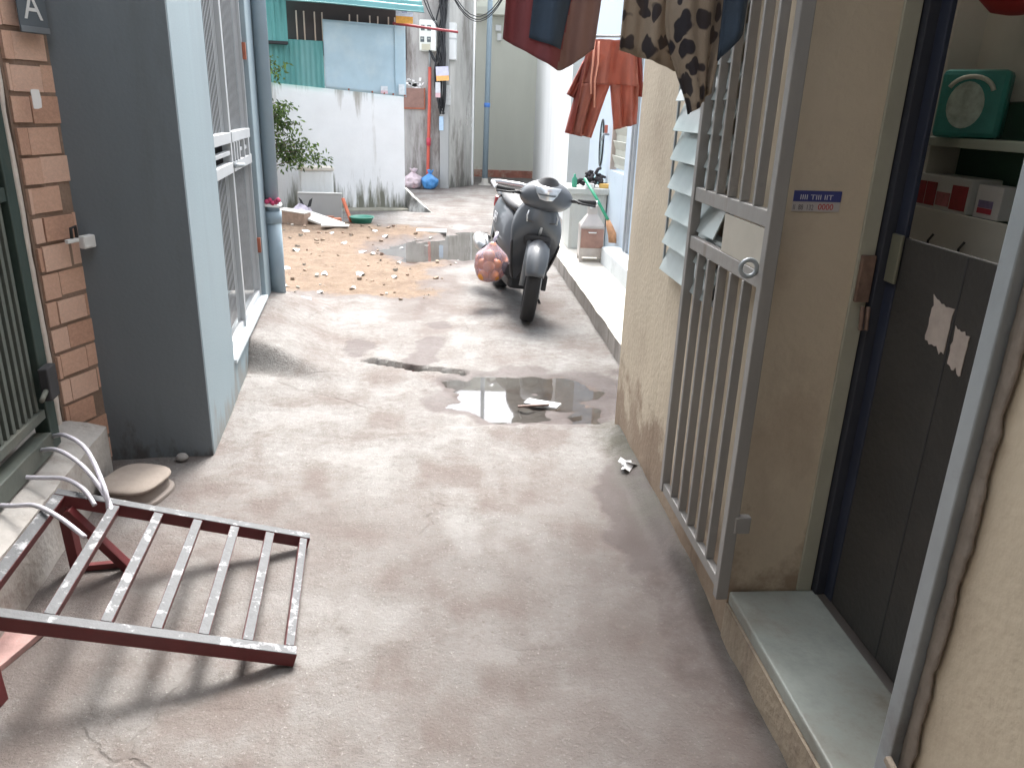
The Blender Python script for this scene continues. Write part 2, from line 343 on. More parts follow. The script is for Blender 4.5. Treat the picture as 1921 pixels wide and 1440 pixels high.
def ground_material():
    m = bpy.data.materials.new('alley_cement'); m.use_nodes = True; N, Lk, b = nodes_of(m)
    tc = N.new('ShaderNodeTexCoord')
    def nz(scale, det=8, rg=.65, sc=None):
        n = N.new('ShaderNodeTexNoise'); n.inputs['Scale'].default_value = scale; n.inputs['Detail'].default_value = det; n.inputs['Roughness'].default_value = rg
        Lk(tc.outputs['Object'], n.inputs['Vector']); return n.outputs['Fac']
    def ramp(sock, a, c0, bb, c1):
        r_ = N.new('ShaderNodeValToRGB'); r_.color_ramp.elements[0].position = a; r_.color_ramp.elements[0].color = (*c0, 1)
        r_.color_ramp.elements[1].position = bb; r_.color_ramp.elements[1].color = (*c1, 1); Lk(sock, r_.inputs[0]); return r_.outputs[0]
    def mix(f, a, bb, mode='MIX'):
        x = N.new('ShaderNodeMix'); x.data_type = 'RGBA'; x.blend_type = mode
        if isinstance(f, float): x.inputs['Factor'].default_value = f
        else: Lk(f, x.inputs['Factor'])
        for s_, v in (('A', a), ('B', bb)):
            if isinstance(v, tuple): x.inputs[s_].default_value = (*v, 1)
            else: Lk(v, x.inputs[s_])
        return x.outputs['Result']
    def mrange(sock, a, bb, c=0., d=1.):
        r_ = N.new('ShaderNodeMapRange'); r_.inputs['From Min'].default_value = a; r_.inputs['From Max'].default_value = bb
        r_.inputs['To Min'].default_value = c; r_.inputs['To Max'].default_value = d; Lk(sock, r_.inputs['Value']); return r_.outputs[0]
    def math_(op, a, bb):
        x = N.new('ShaderNodeMath'); x.operation = op; x.use_clamp = True
        for i, v in enumerate((a, bb)):
            if isinstance(v, (int, float)): x.inputs[i].default_value = v
            else: Lk(v, x.inputs[i])
        return x.outputs[0]
    def attr(nm):
        a = N.new('ShaderNodeAttribute'); a.attribute_name = nm; return a.outputs['Fac']
    big, mid, fine, grit = nz(.9, 6), nz(4.5, 9, .72), nz(26, 8, .75), nz(120, 4)
    conc = ramp(big, .3, (.172, .160, .152), .72, (.228, .222, .214))
    conc = mix(mrange(mid, .44, .62, 0, .7), conc, (.140, .120, .110))
    conc = mix(mrange(fine, .50, .75, 0, .6), conc, (.290, .284, .274))
    conc = mix(mrange(fine, .47, .28, 0, .7), conc, (.105, .09, .083))
    conc = mix(mrange(grit, .60, .74, 0, .6), conc, (.50, .48, .455))
    conc = mix(mrange(grit, .40, .26, 0, .45), conc, (.15, .13, .12))
    def cells(scale, lo, hi, amt):
        v = N.new('ShaderNodeTexVoronoi'); v.inputs['Scale'].default_value = scale; Lk(tc.outputs['Object'], v.inputs['Vector'])
        sp = N.new('ShaderNodeSeparateColor'); Lk(v.outputs['Color'], sp.inputs[0])
        return math_('MULTIPLY', mrange(v.outputs['Distance'], hi, lo, 0, amt), mrange(sp.outputs[0], .62, .72))
    patch = nz(2.3, 10, .62)
    conc = mix(mrange(patch, .52, .60, 0, .55), conc, (.125, .098, .088))
    conc = mix(mrange(patch, .46, .41, 0, .35), conc, (.285, .28, .272))
    conc = mix(cells(34, .06, .2, .6), conc, (.12, .095, .085))
    conc = mix(cells(55, .08, .22, .28), conc, (.42, .41, .395))
    conc = mix(cells(16, .03, .11, .4), conc, (.13, .10, .09))
    soil = ramp(mid, .3, (.125, .086, .060), .72, (.205, .148, .106))
    soil = mix(mrange(fine, .52, .72, 0, .7), soil, (.27, .21, .16))
    soil = mix(mrange(grit, .58, .72, 0, .6), soil, (.36, .32, .27))
    soil = mix(mrange(fine, .46, .30, 0, .6), soil, (.085, .057, .04))
    film = mix(.60, conc, (.112, .088, .080))  # brown film tint, also carries the painted near shade
    df = attr('dirt_shade'); dn = math_('ADD', df, mrange(fine, .3, .7, -.22, .22)) 
    dn = math_('MULTIPLY', dn, mrange(df, .02, .12))
    col = mix(mrange(dn, .15, .55), conc, film); col = mix(mrange(dn, .68, .92), col, soil)
    # hairline cracks
    wv = N.new('ShaderNodeTexNoise'); wv.inputs['Scale'].default_value = 2.2; wv.inputs['Detail'].default_value = 5; Lk(tc.outputs['Object'], wv.inputs['Vector'])
    av = N.new('ShaderNodeVectorMath'); av.operation = 'MULTIPLY_ADD'; av.inputs[1].default_value = (.5, .5, 0); Lk(wv.outputs['Color'], av.inputs[0]); Lk(tc.outputs['Object'], av.inputs[2])
    vo = N.new('ShaderNodeTexVoronoi'); vo.feature = 'DISTANCE_TO_EDGE'; vo.inputs['Scale'].default_value = .85; Lk(av.outputs[0], vo.inputs['Vector'])
    ck = math_('MULTIPLY', mrange(vo.outputs['Distance'], .0085, .003), mrange(nz(.7, 2), .50, .54))
    ck = math_('MULTIPLY', ck, mrange(df, .5, .2))
    col = mix(math_('MULTIPLY', ck, .18), col, (.12, .10, .09))
    wt = attr('wet'); wn_ = math_('ADD', wt, mrange(mid, .3, .7, -.25, .25)); wn_ = math_('MULTIPLY', wn_, mrange(wt, .02, .15)); wn_ = mrange(wn_, .2, .75)
    col = mix(wn_, col, mix(1.0, col, (.40, .34, .335), 'MULTIPLY'))
    ms = math_('MULTIPLY', attr('moss'), mrange(mid, .35, .6)); col = mix(math_('MULTIPLY', ms, .85), col, (.075, .072, .055))
    Lk(col, b.inputs['Base Color'])
    b.inputs['Specular IOR Level'].default_value = .28; rg = mrange(wn_, 0, 1, .9, .6); Lk(rg, b.inputs['Roughness'])
    hsum = math_('ADD', math_('MULTIPLY', fine, .55), math_('MULTIPLY', grit, .25)); hsum = math_('SUBTRACT', hsum, math_('MULTIPLY', ck, .25))
    hsum = math_('ADD', hsum, math_('MULTIPLY', mid, .3))
    bp = N.new('ShaderNodeBump'); bp.inputs['Distance'].default_value = .018; Lk(mrange(wn_, 0, 1, 1.0, .35), bp.inputs['Strength']); Lk(hsum, bp.inputs['Height']); Lk(bp.outputs[0], b.inputs['Normal'])
    return m
gme.materials.append(ground_material())
ground = bpy.data.objects.new('ground', gme); C.objects.link(ground); tag(ground, kind='structure')
def sheet(name, x0, x1, y0, y1, z, m):
    o = MB().add([(x0, y0, z), (x1, y0, z), (x1, y1, z), (x0, y1, z)], [(0, 1, 2, 3)]).build(name, m); tag(o, kind='structure'); return o
sheet('puddle', -.62, .72, 3.52, 4.75, -.0165, M['water'])
sheet('puddle', -1.9, .35, 7.3, 10.4, -.020, M['water'])
sheet('puddle', -1.0, -.64, 4.36, 4.62, -.045, M['water'])

# ================================================================== cream house on the right (local x = t into the house, y = s along the alley)
def lerp_(a, b_, t): return a + (b_ - a) * t
cream = thing('cream_house', 'cream plastered house on the right with an open doorway and louvre window', 'house', R(0, 0), AR)
Y = M['yellow_wall']
def rough_wall(name, m, parent, x0, x1, y0, y1, z0, z1, seed=0, amp=.006):
    """wall whose alley face (x0) is slightly uneven"""
    mb = MB(); ny = max(2, int((y1 - y0) / .06)); nz_ = max(2, int((z1 - z0) / .08))
    def f(u, v):
        yy, zz = y0 + u * (y1 - y0), z0 + v * (z1 - z0); k = min(u, 1 - u, 1) * 12
        return (x0 - amp * min(1, k) * (fbm(yy * 2.5, zz * 2.5, seed) + .35 * fbm(yy * 9, zz * 9, seed + 3, 2)), yy, zz)
    mb.grid(ny, nz_, f)
    B = [(x0, y0, z0), (x0, y1, z0), (x0, y1, z1), (x0, y0, z1), (x1, y0, z0), (x1, y1, z0), (x1, y1, z1), (x1, y0, z1)]
    mb.add(B, [(4, 7, 6, 5), (0, 4, 5, 1), (3, 2, 6, 7), (0, 3, 7, 4), (1, 5, 6, 2)])
    return mb.build(name, m, parent)
rough_wall('wall', Y, cream, 0, .25, -6, 1.132, -.1, 4.3, 50)
rough_wall('wall', Y, cream, 0, .25, 1.955, 2.30, -.1, 4.3, 51)
rough_wall('wall', Y, cream, 0, .25, 2.302, 2.898, -.1, .93, 52)
rough_wall('wall', Y, cream, 0, .25, 2.302, 2.898, 2.16, 4.3, 53)
rough_wall('wall', Y, cream, 0, .25, 2.90, 3.58, -.1, 4.3, 54)
box('wall', Y, cream, 0, .25, 1.134, 1.953, 2.2, 4.3)
box('wall', Y, cream, .25, 4.0, 3.33, 3.58, -.1, 4.3)            # far gable end
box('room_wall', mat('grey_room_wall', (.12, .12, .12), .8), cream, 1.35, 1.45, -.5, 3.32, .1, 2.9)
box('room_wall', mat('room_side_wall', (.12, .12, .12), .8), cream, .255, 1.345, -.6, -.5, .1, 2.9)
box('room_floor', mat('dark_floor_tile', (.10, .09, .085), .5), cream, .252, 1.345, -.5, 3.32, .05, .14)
box('room_ceiling', mat('dim_ceiling', (.4, .4, .38), .9), cream, .252, 1.345, -.5, 1.9, 2.7, 2.8)  # stops short: opening added so sky light falls on the cupboard
rough_wall('base_course', mat('scuffed_cream_base', (.36, .295, .22), .9, vary=.25, scale=8, bump=.5, bscale=40, grime=(.22, .17, .135), gscale=7, gcut=(.52, .66), streak=True), cream, -.004, .25, 1.134, 1.953, -.05, .136, 58)
box('door_sill', M['sill'], cream, .002, .262, 1.136, 1.952, .137, .178, .006)
box('added_shade_slab', M['asph_roof'], cream, -2.25, .26, -6, .3, 2.85, 3.0, .01)  # unseen slab added over the alley to shade its near end
# ragged patch of bare render low on the reveal, steel corner lining
box('reveal_lining', mat('grey_green_lining', (.36, .35, .28), .7, vary=.1, bump=.1), cream, .205, .248, 1.944, 1.954, .18, 2.2, .002)
# steel jamb on the near side of the doorway
box('door_gap_post', mat('dark_gap_post', (.03, .033, .045), .6), cream, .252, .292, 1.924, 1.99, .18, 2.25, .002)  # dark post added to cover the bright gap beside the stile
jm = box('door_jamb', M['frame_steel'], cream, -.030, .035, 1.098, 1.134, .03, 2.25, .003)
lip_ = MB()
lip_.grid(3, 150, lambda u, v: (-.009 - .003 * fbm(v * 40, u * 3, 101), lerp_(1.097, 1.068 + .009 * fbm(v * 14, 0, 102) + .006 * fbm(v * 70, 1, 103, 3), u), .03 + 2.22 * v))
lip_.build('jamb_lip', mat('crumbling_cement_lip', (.26, .22, .185), .9, vary=.25, scale=14, bump=.5, bscale=50), cream, solid=.005)
for z in (.41,):
    MB().obox((-.032, 1.085, z), (.006, 0, 0), (0, .016, .004), (0, -.002, .007)).build('jamb_clamp', mat('cement_daub', (.30, .25, .20), .9, bump=.5), cream, .002)
# swung-in door leaf: dark lower panel, hinge stile, hasp
dleaf = box('door_leaf', mat('dark_brown_door', (.036, .034, .032), .6, vary=.35, scale=3, bump=.25, grime=(.065, .058, .05), gscale=2, gcut=(.5, .8)), cream, .278, .290, 1.16, 1.878, .185, 1.235, .003)
box('stile', mat('navy_stile', (.022, .028, .05), .5, vary=.2), dleaf, .276, .290, 1.880, 1.922, .185, 2.18, .003)
box('stile', mat('navy_stile_b', (.03, .034, .05), .5, vary=.2), dleaf, .275, .325, 1.14, 1.158, .185, 2.18, .003)
for y_ in (1.38, 1.63): box('panel_seam', M['dark'], dleaf, .2765, .2778, y_, y_ + .004, .19, 1.23, .0)
box('top_rail', M['dark'], dleaf, .275, .325, 1.16, 1.80, 2.10, 2.18, .003)
box('lock_plate', mat('dull_brass_plate', (.20, .20, .15), .5, metal=.4), dleaf, .266, .275, 1.872, 1.918, 1.12, 1.24, .003)
hasp = MB(); hasp.box(.210, .246, 1.930, 1.943, 1.06, 1.18); hasp.tube([(.23, 1.925, 1.05), (.23, 1.915, .99), (.245, 1.915, .99), (.245, 1.925, 1.05)], .006, 8)
hasp.build('hasp', mat('brown_tarnished_steel', (.20, .13, .10), .6, metal=.3, vary=.4, scale=30), cream, .002)
# torn paper on the leaf
for (y0, z0, w, h, sd_) in ((1.715, 1.075, .075, .10, 3), (1.62, 1.04, .05, .085, 5)):
    k = 32; pts = []
    for i_ in range(k):
        q_ = i_ / k * 4; e_ = int(q_); f_ = q_ - e_; a_, b_ = ((f_, 0), (1, f_), (1 - f_, 1), (0, 1 - f_))[e_]; jt = .16 * fbm(i_ * .9, sd_) * (1 if e_ != 1 else .25)
        pts.append((.2765, y0 - w * (a_ + jt * (.5 - a_) * 2), z0 - h / 2 + h * (b_ + .25 * a_ * 0 + jt * (.5 - b_) * 2) - .12 * h * a_))
    o = MB().add(pts, [tuple(range(k))]).build('torn_paper', mat('grubby_paper', (.42, .36, .32), .9, vary=.2, scale=20), dleaf, solid=.0015)
# ---- louvre window
win = box('louvre_window', M['dark'], cream, .20, .21, 2.302, 2.898, .932, 2.158, .001)
for (a, b_, c, d) in ((2.302, 2.322, .932, 2.158), (2.878, 2.898, .932, 2.158), (2.324, 2.876, .932, .955), (2.324, 2.876, 2.135, 2.158)):
    box('window_frame', M['frame_steel'], win, -.006, .06, a, b_, c, d, .002)
bl = MB().obox((0, 0, 0), (0, .276, 0), (-.019, 0, -.051), (-.002, 0, .0007)).build('louvre_blade', M['glass'], win, loc=(-.026, 2.60, 1.005))
for k in range(1, 12): inst(bl, 'louvre_blade', win, loc=(-.026, 2.60, 1.005 + .098 * k))
cl = box('blade_clip', M['frame_steel'], win, -.004, .004, -.006, .006, -.05, .05, .001); cl.location = (-.03, 2.884, 1.0)
for k in range(1, 12): inst(cl, 'blade_clip', win, loc=(-.03, 2.888, 1.0 + .098 * k))

# ---- grey barred gate leaf folded back against the wall
gate = thing('barred_gate', 'grey steel barred gate leaf folded back against the cream wall over the louvre window', 'gate', R(-.052, 1.872, 0), AR)
G = M['gate_grey']; GW = .645
def gbar(name, y0, y1, z0, z1, d=.022, par=gate, bevel=.0025): return box(name, G, par, -d / 2, d / 2, y0, y1, z0, z1, bevel)
gbar('stile', 0, .030, .205, 2.22, .034); gbar('stile', GW - .028, GW, .225, 2.22, .030)
gbar('rail', .031, GW - .029, .225, .260); gbar('rail', .031, GW - .029, 1.247, 1.288); gbar('rail', .031, GW - .029, 1.097, 1.138); gbar('rail', .031, GW - .029, 2.18, 2.22)
bar0 = MB().box(-.0125, .0125, -.0075, .0075, 0, 1).build('bar', G, gate, .002, loc=(0, .13, .2605)); bar0.scale = (1, 1, .836)
for k in range(5):
    y_ = .036 + (GW - .068) * (k + 1) / 6
    if k == 0: bar0.location.y = y_
    else: inst(bar0, 'bar', gate, loc=(0, y_, .2605), scale=(1, 1, .836))
    inst(bar0, 'bar', gate, loc=(0, y_, 1.2885), scale=(1, 1, .891))
lp = box('lock_plate', mat('sun_faded_plate', (.46, .43, .37), .55, metal=.15, vary=.12), gate, -.010, -.004, .031, .33, 1.139, 1.244, .001)
ring = MB(); ring.lathe([(.021 + .006 * math.cos(a), .006 * math.sin(a)) for a in [i * math.pi / 4 for i in range(8)]], 20, 'Y', (0, 0, 0), closed=True)
ring.build('ring_handle', M['frame_steel'], lp, loc=(-.034, .05, 1.145))
box('hinge', M['gate_grey'], gate, .006, .05, -.004, .02, .42, .47, .003); box('hinge', M['gate_grey'], gate, .006, .05, -.004, .02, 1.85, 1.90, .003)

# ---- sticker on the reveal (blue band over grey and red figures)
stk = thing('phone_sticker', 'small blue and white advert sticker with red digits on the cream reveal', 'sticker', R(.075, 1.9545, 1.305), AR)
MB().box(-.060, .062, -.0016, -.0004, -.022, .028).build('backing', mat('sticker_backing', (.48, .45, .44), .7), stk)
MB().box(-.060, .062, -.0024, -.0017, .002, .028).build('band', mat('sticker_blue', (.05, .06, .22), .6), stk)
wt = mat('sticker_white', (.62, .62, .68), .6); gy = mat('sticker_grey', (.16, .14, .15), .7); rd = mat('sticker_red', (.45, .03, .03), .6)
text('lettering', 'IIII TIII IIT', wt, stk, (-.044, -.0026, .007), (rad(90), 0, 0), .017, .0004, sx=1.25)
text('figures', 'II  88  132', gy, stk, (-.058, -.0018, -.018), (rad(90), 0, 0), .018, .0004, sx=.72)
text('figures', '0000', rd, stk, (.006, -.0018, -.017), (rad(90), 0, 0), .020, .0004, sx=1.0)

# ---- what shows inside the doorway: a wall cupboard with goods
cup = thing('wall_cupboard', 'white edged cupboard with a dark green back inside the doorway', 'cupboard', R(.60, 0, 0), AR)
cw = mat('off_white_board', (.60, .60, .55), .7, vary=.08, grime=(.42, .40, .34), gcut=(.58, .8)); cg = mat('bottle_green_board', (.045, .11, .08), .6, vary=.2)
box('back_panel', cg, cup, .10, .115, 1.5, 2.43, 1.165, 1.56, .002)
box('upper_board', cw, cup, .09, .11, 1.5, 2.46, 1.562, 2.5, .002)
box('side_panel', cw, cup, .0, .098, 2.372, 2.430, 1.165, 2.5, .003)
box('shelf', mat('pale_green_shelf', (.38, .43, .37), .6), cup, -.03, .098, 1.5, 2.371, 1.437, 1.462, .002)
box('bottom_board', cw, cup, .0, .098, 1.5, 2.371, 1.165, 1.185, .002)
box('apron_board', cw, cup, -.014, -.001, 1.5, 2.43, 1.150, 1.262, .003)
for y_, h_ in ((2.235, .045), (2.09, .06)):
    MB().tube([(-.02, y_, 1.195), (-.03, y_ + .004, 1.175), (-.024, y_ + .012, 1.195 - h_)], .0035, 8).build('hook', M['dark'], cup)
tin = thing('teal_tin', 'teal box with a pale oval design on the cupboard shelf', 'box', R(.60, 2.215, 1.463), AR + rad(48))
MB().box(-.045, .045, -.082, .082, 0, .175).build('tin_body', mat('teal_print', (.04, .25, .23), .4, vary=.25, scale=14), tin, .014)
ov = MB(); ov.add([(-.0462, .012 + .045 * math.cos(a), .085 + .06 * math.sin(a)) for a in [i * math.pi / 12 for i in range(24)]], [tuple(range(24))]); ov.build('oval_print', mat('pale_print', (.42, .52, .48), .5, vary=.4, scale=40), tin, solid=.0012)
arc = [(-.0468, .006 + .055 * math.cos(a), .115 + .042 * math.sin(a)) for a in [rad(20) + i * rad(150) / 10 for i in range(11)]]
MB().tube(arc, .006, 6).build('arc_print', mat('cream_print', (.55, .58, .52), .5), tin)
cart = thing('milk_carton_pack', 'white pack with dark red printed squares on the cupboard board', 'box', R(.62, 2.262, 1.263), AR)
MB().box(-.03, .06, -.132, .13, -.0005, .095).build('carton', mat('carton_white', (.62, .64, .62), .6), cart, .003)
for (a, b_) in ((-.125, -.055), (.018, .068), (.072, .12)): MB().box(-.0315, -.0302, a, b_, .008, .074).build('red_panel', mat('carton_red', (.30, .035, .04), .6, vary=.35, scale=40), cart)
MB().box(-.0318, -.0302, -.05, .012, .012, .050).build('pink_panel', mat('carton_pink', (.42, .15, .16), .6, vary=.5, scale=50), cart)
sm = thing('medicine_box', 'small white box with a red and violet stripe beside the red pack', 'box', R(.62, 2.062, 1.263), AR)
MB().box(-.02, .04, -.05, .052, -.0005, .085).build('carton', mat('small_box_white', (.66, .66, .66), .6), sm, .002)
MB().box(-.0215, -.0202, -.022, .036, .012, .026).build('red_stripe', mat('small_box_red', (.45, .05, .08), .6), sm); MB().box(-.0215, -.0202, -.022, .036, .027, .046).build('violet_stripe', mat('small_box_violet', (.22, .18, .32), .6, vary=.4, scale=60), sm)
lan = thing('red_lantern', 'round red paper lantern hanging high inside the doorway', 'lantern', R(.60, 2.13, 1.86), AR)
MB().lathe([(.02, -.095), (.055, -.088), (.095, -.05), (.105, 0), (.095, .05), (.055, .088), (.02, .095)], 24).build('shade', mat('red_paper', (.33, .025, .025), .7), lan)
MB().tube([(0, 0, .09), (0, 0, .80)], .003, 6).build('cord', M['black_cable'], lan)

# ================================================================== blue house and raised ledge beyond the cream house
ledge = MB()
def lf_(u, v):
    s_ = 3.60 + 5.4 * u; return (.245 + .012 * fbm(s_ * 3, v, 60) if v < .5 else 1.3, s_, .125 + .006 * fbm(s_ * 2, v * 3, 61))
ledge.grid(90, 1, lambda u, v: (lf_(u, 0)[0] if v < .5 else 1.3, 3.60 + 5.4 * u, .128 + .004 * fbm(u * 14, v * 3, 61)), 0, False)
ledge.grid(90, 1, lambda u, v: (lf_(u, 0)[0], 3.60 + 5.4 * u, -.06 if v < .5 else .128 + .004 * fbm(u * 14, 0, 61)), 1, False)
ledge.add([(.245, 3.6, -.06), (1.3, 3.6, -.06), (1.3, 3.6, .128), (.245, 3.6, .128)], [(0, 1, 2, 3)], 1)
lo = ledge.build('raised_walkway', [M['ledge'], M['curb']], None, loc=R(0, 0), rot=(0, 0, AR)); tag(lo, kind='structure')
blue = thing('blue_house', 'sky blue house beyond the cream wall with a louvred shutter', 'house', R(0, 0), AR)
BH = M['blue_house']
box('wall', BH, blue, .80, 1.2, 3.6, 7.02, .10, 4.2); box('wall', BH, blue, .80, 1.2, 7.12, 7.44, .10, 4.2)
box('wall', BH, blue, .80, 1.2, 7.442, 8.10, .10, .945); box('wall', BH, blue, .80, 1.2, 7.442, 8.10, 2.0, 4.2); box('wall', BH, blue, .80, 1.2, 8.102, 9.4, .10, 4.2)
box('wall_recess', M['dark'], blue, .88, 1.2, 7.021, 7.119, .10, 4.2)
box('door_post', mat('grey_post', (.40, .42, .44), .5), blue, .775, .81, 7.02, 7.045, .29, 3.2, .002)
box('door_post', mat('grey_post_b', (.46, .50, .54), .5), blue, .765, .80, 7.088, 7.115, .29, 3.2, .002)
box('step', M['step_white'], blue, .62, .799, 5.2, 7.35, .10, .285, .012)
shw = box('shutter', mat('cream_shutter', (.56, .57, .50), .6), blue, .835, .85, 7.47, 8.08, .97, 1.98, .002)
for k in range(7):
    MB().obox((.825, 7.775, 1.04 + .14 * k), (.02, 0, -.05), (0, .30, 0), (.003, 0, .002)).build('slat', mat('slat_%d' % k, (.55, .56, .50), .6), shw, .001)
box('shutter_frame', mat('rosy_frame', (.50, .42, .38), .6), shw, .795, .86, 8.07, 8.10, .95, 2.0, .002)

# far white house on the right: long face towards the yard, end face towards us coloured grey for its shade
wh = thing('white_house', 'chalk white house with an end wall tinted grey for shade behind the parked scooter', 'house', (0, 0, 0))
MB().add([(.66, 11.0, -.1), (.66, 11.0, 4.4), (.30, 18.2, 4.4), (.30, 18.2, -.1), (3.2, 18.2, -.1), (3.2, 18.2, 4.4), (3.2, 11.0, 4.4), (3.2, 11.0, -.1)], [(0, 1, 2, 3), (3, 2, 5, 4), (4, 5, 6, 7), (1, 6, 5, 2)]).build('wall', M['house_white'], wh)
MB().add([(.66, 10.998, -.1), (3.2, 10.998, -.1), (3.2, 10.998, 4.4), (.66, 10.998, 4.4)], [(0, 1, 2, 3)]).build('end_wall', M['shaded_white_render'], wh, solid=.004)  # same white house, shade of this face put into a greyer colour
box('wall_bulb', M['white_plastic'], wh, .97, 1.0, 10.95, 10.99, 1.40, 1.45, .008)

# ================================================================== far walls that close the yard
backw = thing('cement_wall', 'stained raw cement wall carrying the electricity meters', 'wall', (0, 0, 0))
MB().box(-5.5, -1.535, 15.3, 15.7, -.1, 4.3).build('wall', M['conc_dark'], backw)
MB().box(-1.53, -1.36, 15.27, 15.72, -.1, 4.4).build('pier', mat('smooth_cement_pier', (.38, .39, .39), .85, vary=.12, scale=3, bump=.15, streak=True), backw, .01)
MB().add([(-1.358, 15.36, -.1), (-.92, 16.1, -.1), (-.92, 16.1, 4.3), (-1.358, 15.36, 4.3), (-1.2, 17.9, -.1), (-1.358, 17.9, 4.3), (-1.2, 17.9, 4.3), (-1.358, 17.9, -.1)], [(0, 1, 2, 3), (1, 4, 6, 2), (0, 3, 5, 7)]).build('return_wall', M['conc_wall'], backw)
beige = thing('beige_house', 'tall pale beige rendered house closing the end of the yard', 'house', (0, 0, 0))
MB().box(-3, 3.0, 18.2, 20, -.1, 5.2).build('wall', M['beige_wall'], beige)
MB().box(-3, .30, 18.17, 18.2, -.1, .16).build('plinth', mat('red_brown_plinth', (.36, .15, .11), .8, vary=.35, scale=5, grime=(.46, .33, .26), gscale=4, gcut=(.5, .6), bump=.3), beige, .004)
MB().box(-3, 3, 17.95, 18.2, 3.35, 3.5).build('floor_band', M['beige_wall'], beige, .006)
vent = MB(); vent.box(-.62, -.50, 18.12, 18.2, 3.05, 3.17); vent.box(-.58, -.49, 18.10, 18.2, 2.86, 3.0); vent.build('junction_box', M['white_plastic'], beige, .01)
# steel utility post and white riser pipe
pole = thing('utility_post', 'slender blue grey steel post standing before the beige house', 'post', (-.70, 16.15, 0), rot=(0, rad(.6), 0))
MB().tube([(0, 0, -.05), (0, 0, 5.2)], [.058, .045], 14).build('shaft', M['pipe_blue'], pole)
MB().lathe([(.13, -.03), (.13, .02), (.07, .05), (.06, .14)], 14).build('foot', mat('cement_foot', (.5, .48, .44), .9, bump=.3), pole)
MB().tube([(0, 0, 1.50), (0, 0, 1.58)], .060, 14).build('tape', mat('blue_tape', (.08, .22, .62), .5), pole)
ris = MB(); ris.tube([(0, 0, -.02), (.01, 0, .06), (0, 0, .2), (0, 0, 3.6)], .022, 8)
tag(ris.build('riser_pipe', M['white_plastic'], loc=(-.955, 16.03, 0)), 'thin white riser pipe at the corner of the cement wall', 'pipe')

# ================================================================== white yard wall and teal shed over it (local y = outward normal to the right-front)
WA = rad(70); WD = (math.sin(WA), math.cos(WA))
def Wp(s, t, z=0): return (-1.72 + s * WD[0] + t * WD[1], 11.93 + s * WD[1] - t * WD[0], z)   # s along, t towards us
wrot = math.atan2(WD[1], WD[0])
yw = thing('white_yard_wall', 'mould streaked white yard wall below the teal shed', 'wall', Wp(0, 0), wrot)
mbw = MB(); top = lambda s_: 1.632 + (-s_) * .066
def fw(u, v):
    s_ = -4.6 + 4.6 * u; return (s_, -.012 * fbm(s_ * 1.4, v * 2.6, 70), -.1 + v * (top(s_) + .1))
mbw.grid(90, 30, fw)
mbw.add([(-4.6, .18, -.1), (0, .18, -.1), (0, .18, top(0)), (-4.6, .18, top(-4.6)), (-4.6, 0, -.1), (0, 0, -.1), (0, 0, top(0)), (-4.6, 0, top(-4.6))], [(0, 3, 2, 1), (1, 2, 6, 5), (7, 6, 2, 3), (4, 7, 3, 0)])
mbw.build('wall', M['white_wall'], yw)
MB().obox((-.9, -.10, -.02), (.92, 0, 0), (0, .13, 0), (0, .0, .05)).build('footing', mat('mossy_footing', (.30, .29, .24), .95, vary=.3, scale=6, bump=.4), yw, .02)
MB().add([(.003, -.30, -.05), (.36, -.5, -.05), (.30, .1, -.05), (.003, .1, -.05), (.003, -.22, .05), (.05, -.2, .22), (.05, .1, .30), (.003, .1, .32)], [(0, 1, 5, 4), (1, 2, 6, 5), (4, 5, 6, 7), (0, 4, 7, 3), (2, 3, 7, 6)]).build('buttress', M['conc_wall'], yw)
shed = thing('teal_shed', 'teal corrugated metal shed with a pale blue flat panel above the white wall', 'shed', Wp(0, 0), wrot)
def corr(name, m, s0, s1, zb, zt, t, pitch=.07, amp=.012, horizontal=False, par=shed, tilt=0):
    mb = MB(); n = int((s1 - s0) / pitch * 6)
    prof = (0, .6, 1, 1, .6, 0)
    def f(u, v):
        s_ = s0 + u * (s1 - s0); k = (u * (s1 - s0) / pitch) % 1
        a = amp * (1 if .25 < k < .6 else (0 if k > .75 or k < .1 else .5))
        zb_ = zb(s_) if callable(zb) else zb; zt_ = zt(s_) if callable(zt) else zt
        return (s_, -t - a - tilt * v, zb_ + v * (zt_ - zb_))
    mb.grid(n, 1, f, 0, False); return mb.build(name, m, par, solid=.003)
corr('wall_sheet', M['corr_green'], -2.5, -1.125, lambda s_: top(s_) - .03, 2.28, .03)
corr('wall_sheet', M['corr_green'], -2.15, -1.60, 2.24, 3.6, .22, .085, .014)
MB().box(-2.15, -1.60, -.24, -.03, 2.205, 2.238).build('sheet_trim', M['dark'], shed, .003)
bs = MB()
def fb(u, v):
    s_ = -1.12 + 1.145 * u; zt_ = 2.555 - .02 * u; zb_ = top(s_) - .03
    return (s_, -.055 - .018 * fbm(u * 2.2, v * 2, 80) - .02 * max(0, .22 - v) * math.sin(u * 9), zb_ + v * (zt_ - zb_))
bs.grid(40, 20, fb); bs.build('flat_panel', M['blue_sheet'], shed, solid=.002)
box('panel_trim', M['blue_sheet'], shed, -.135, -.125, -.085, -.058, 1.66, 2.53, .001)
for k, s_ in enumerate((-.80, -.47, -.30, -.17, .0)):
    MB().lathe([(.012, -.02), (.014, 0), (.006, .008)], 8, 'Y').build('bolt', M['rust'], shed, loc=(s_, -.075, top(s_) - .012))
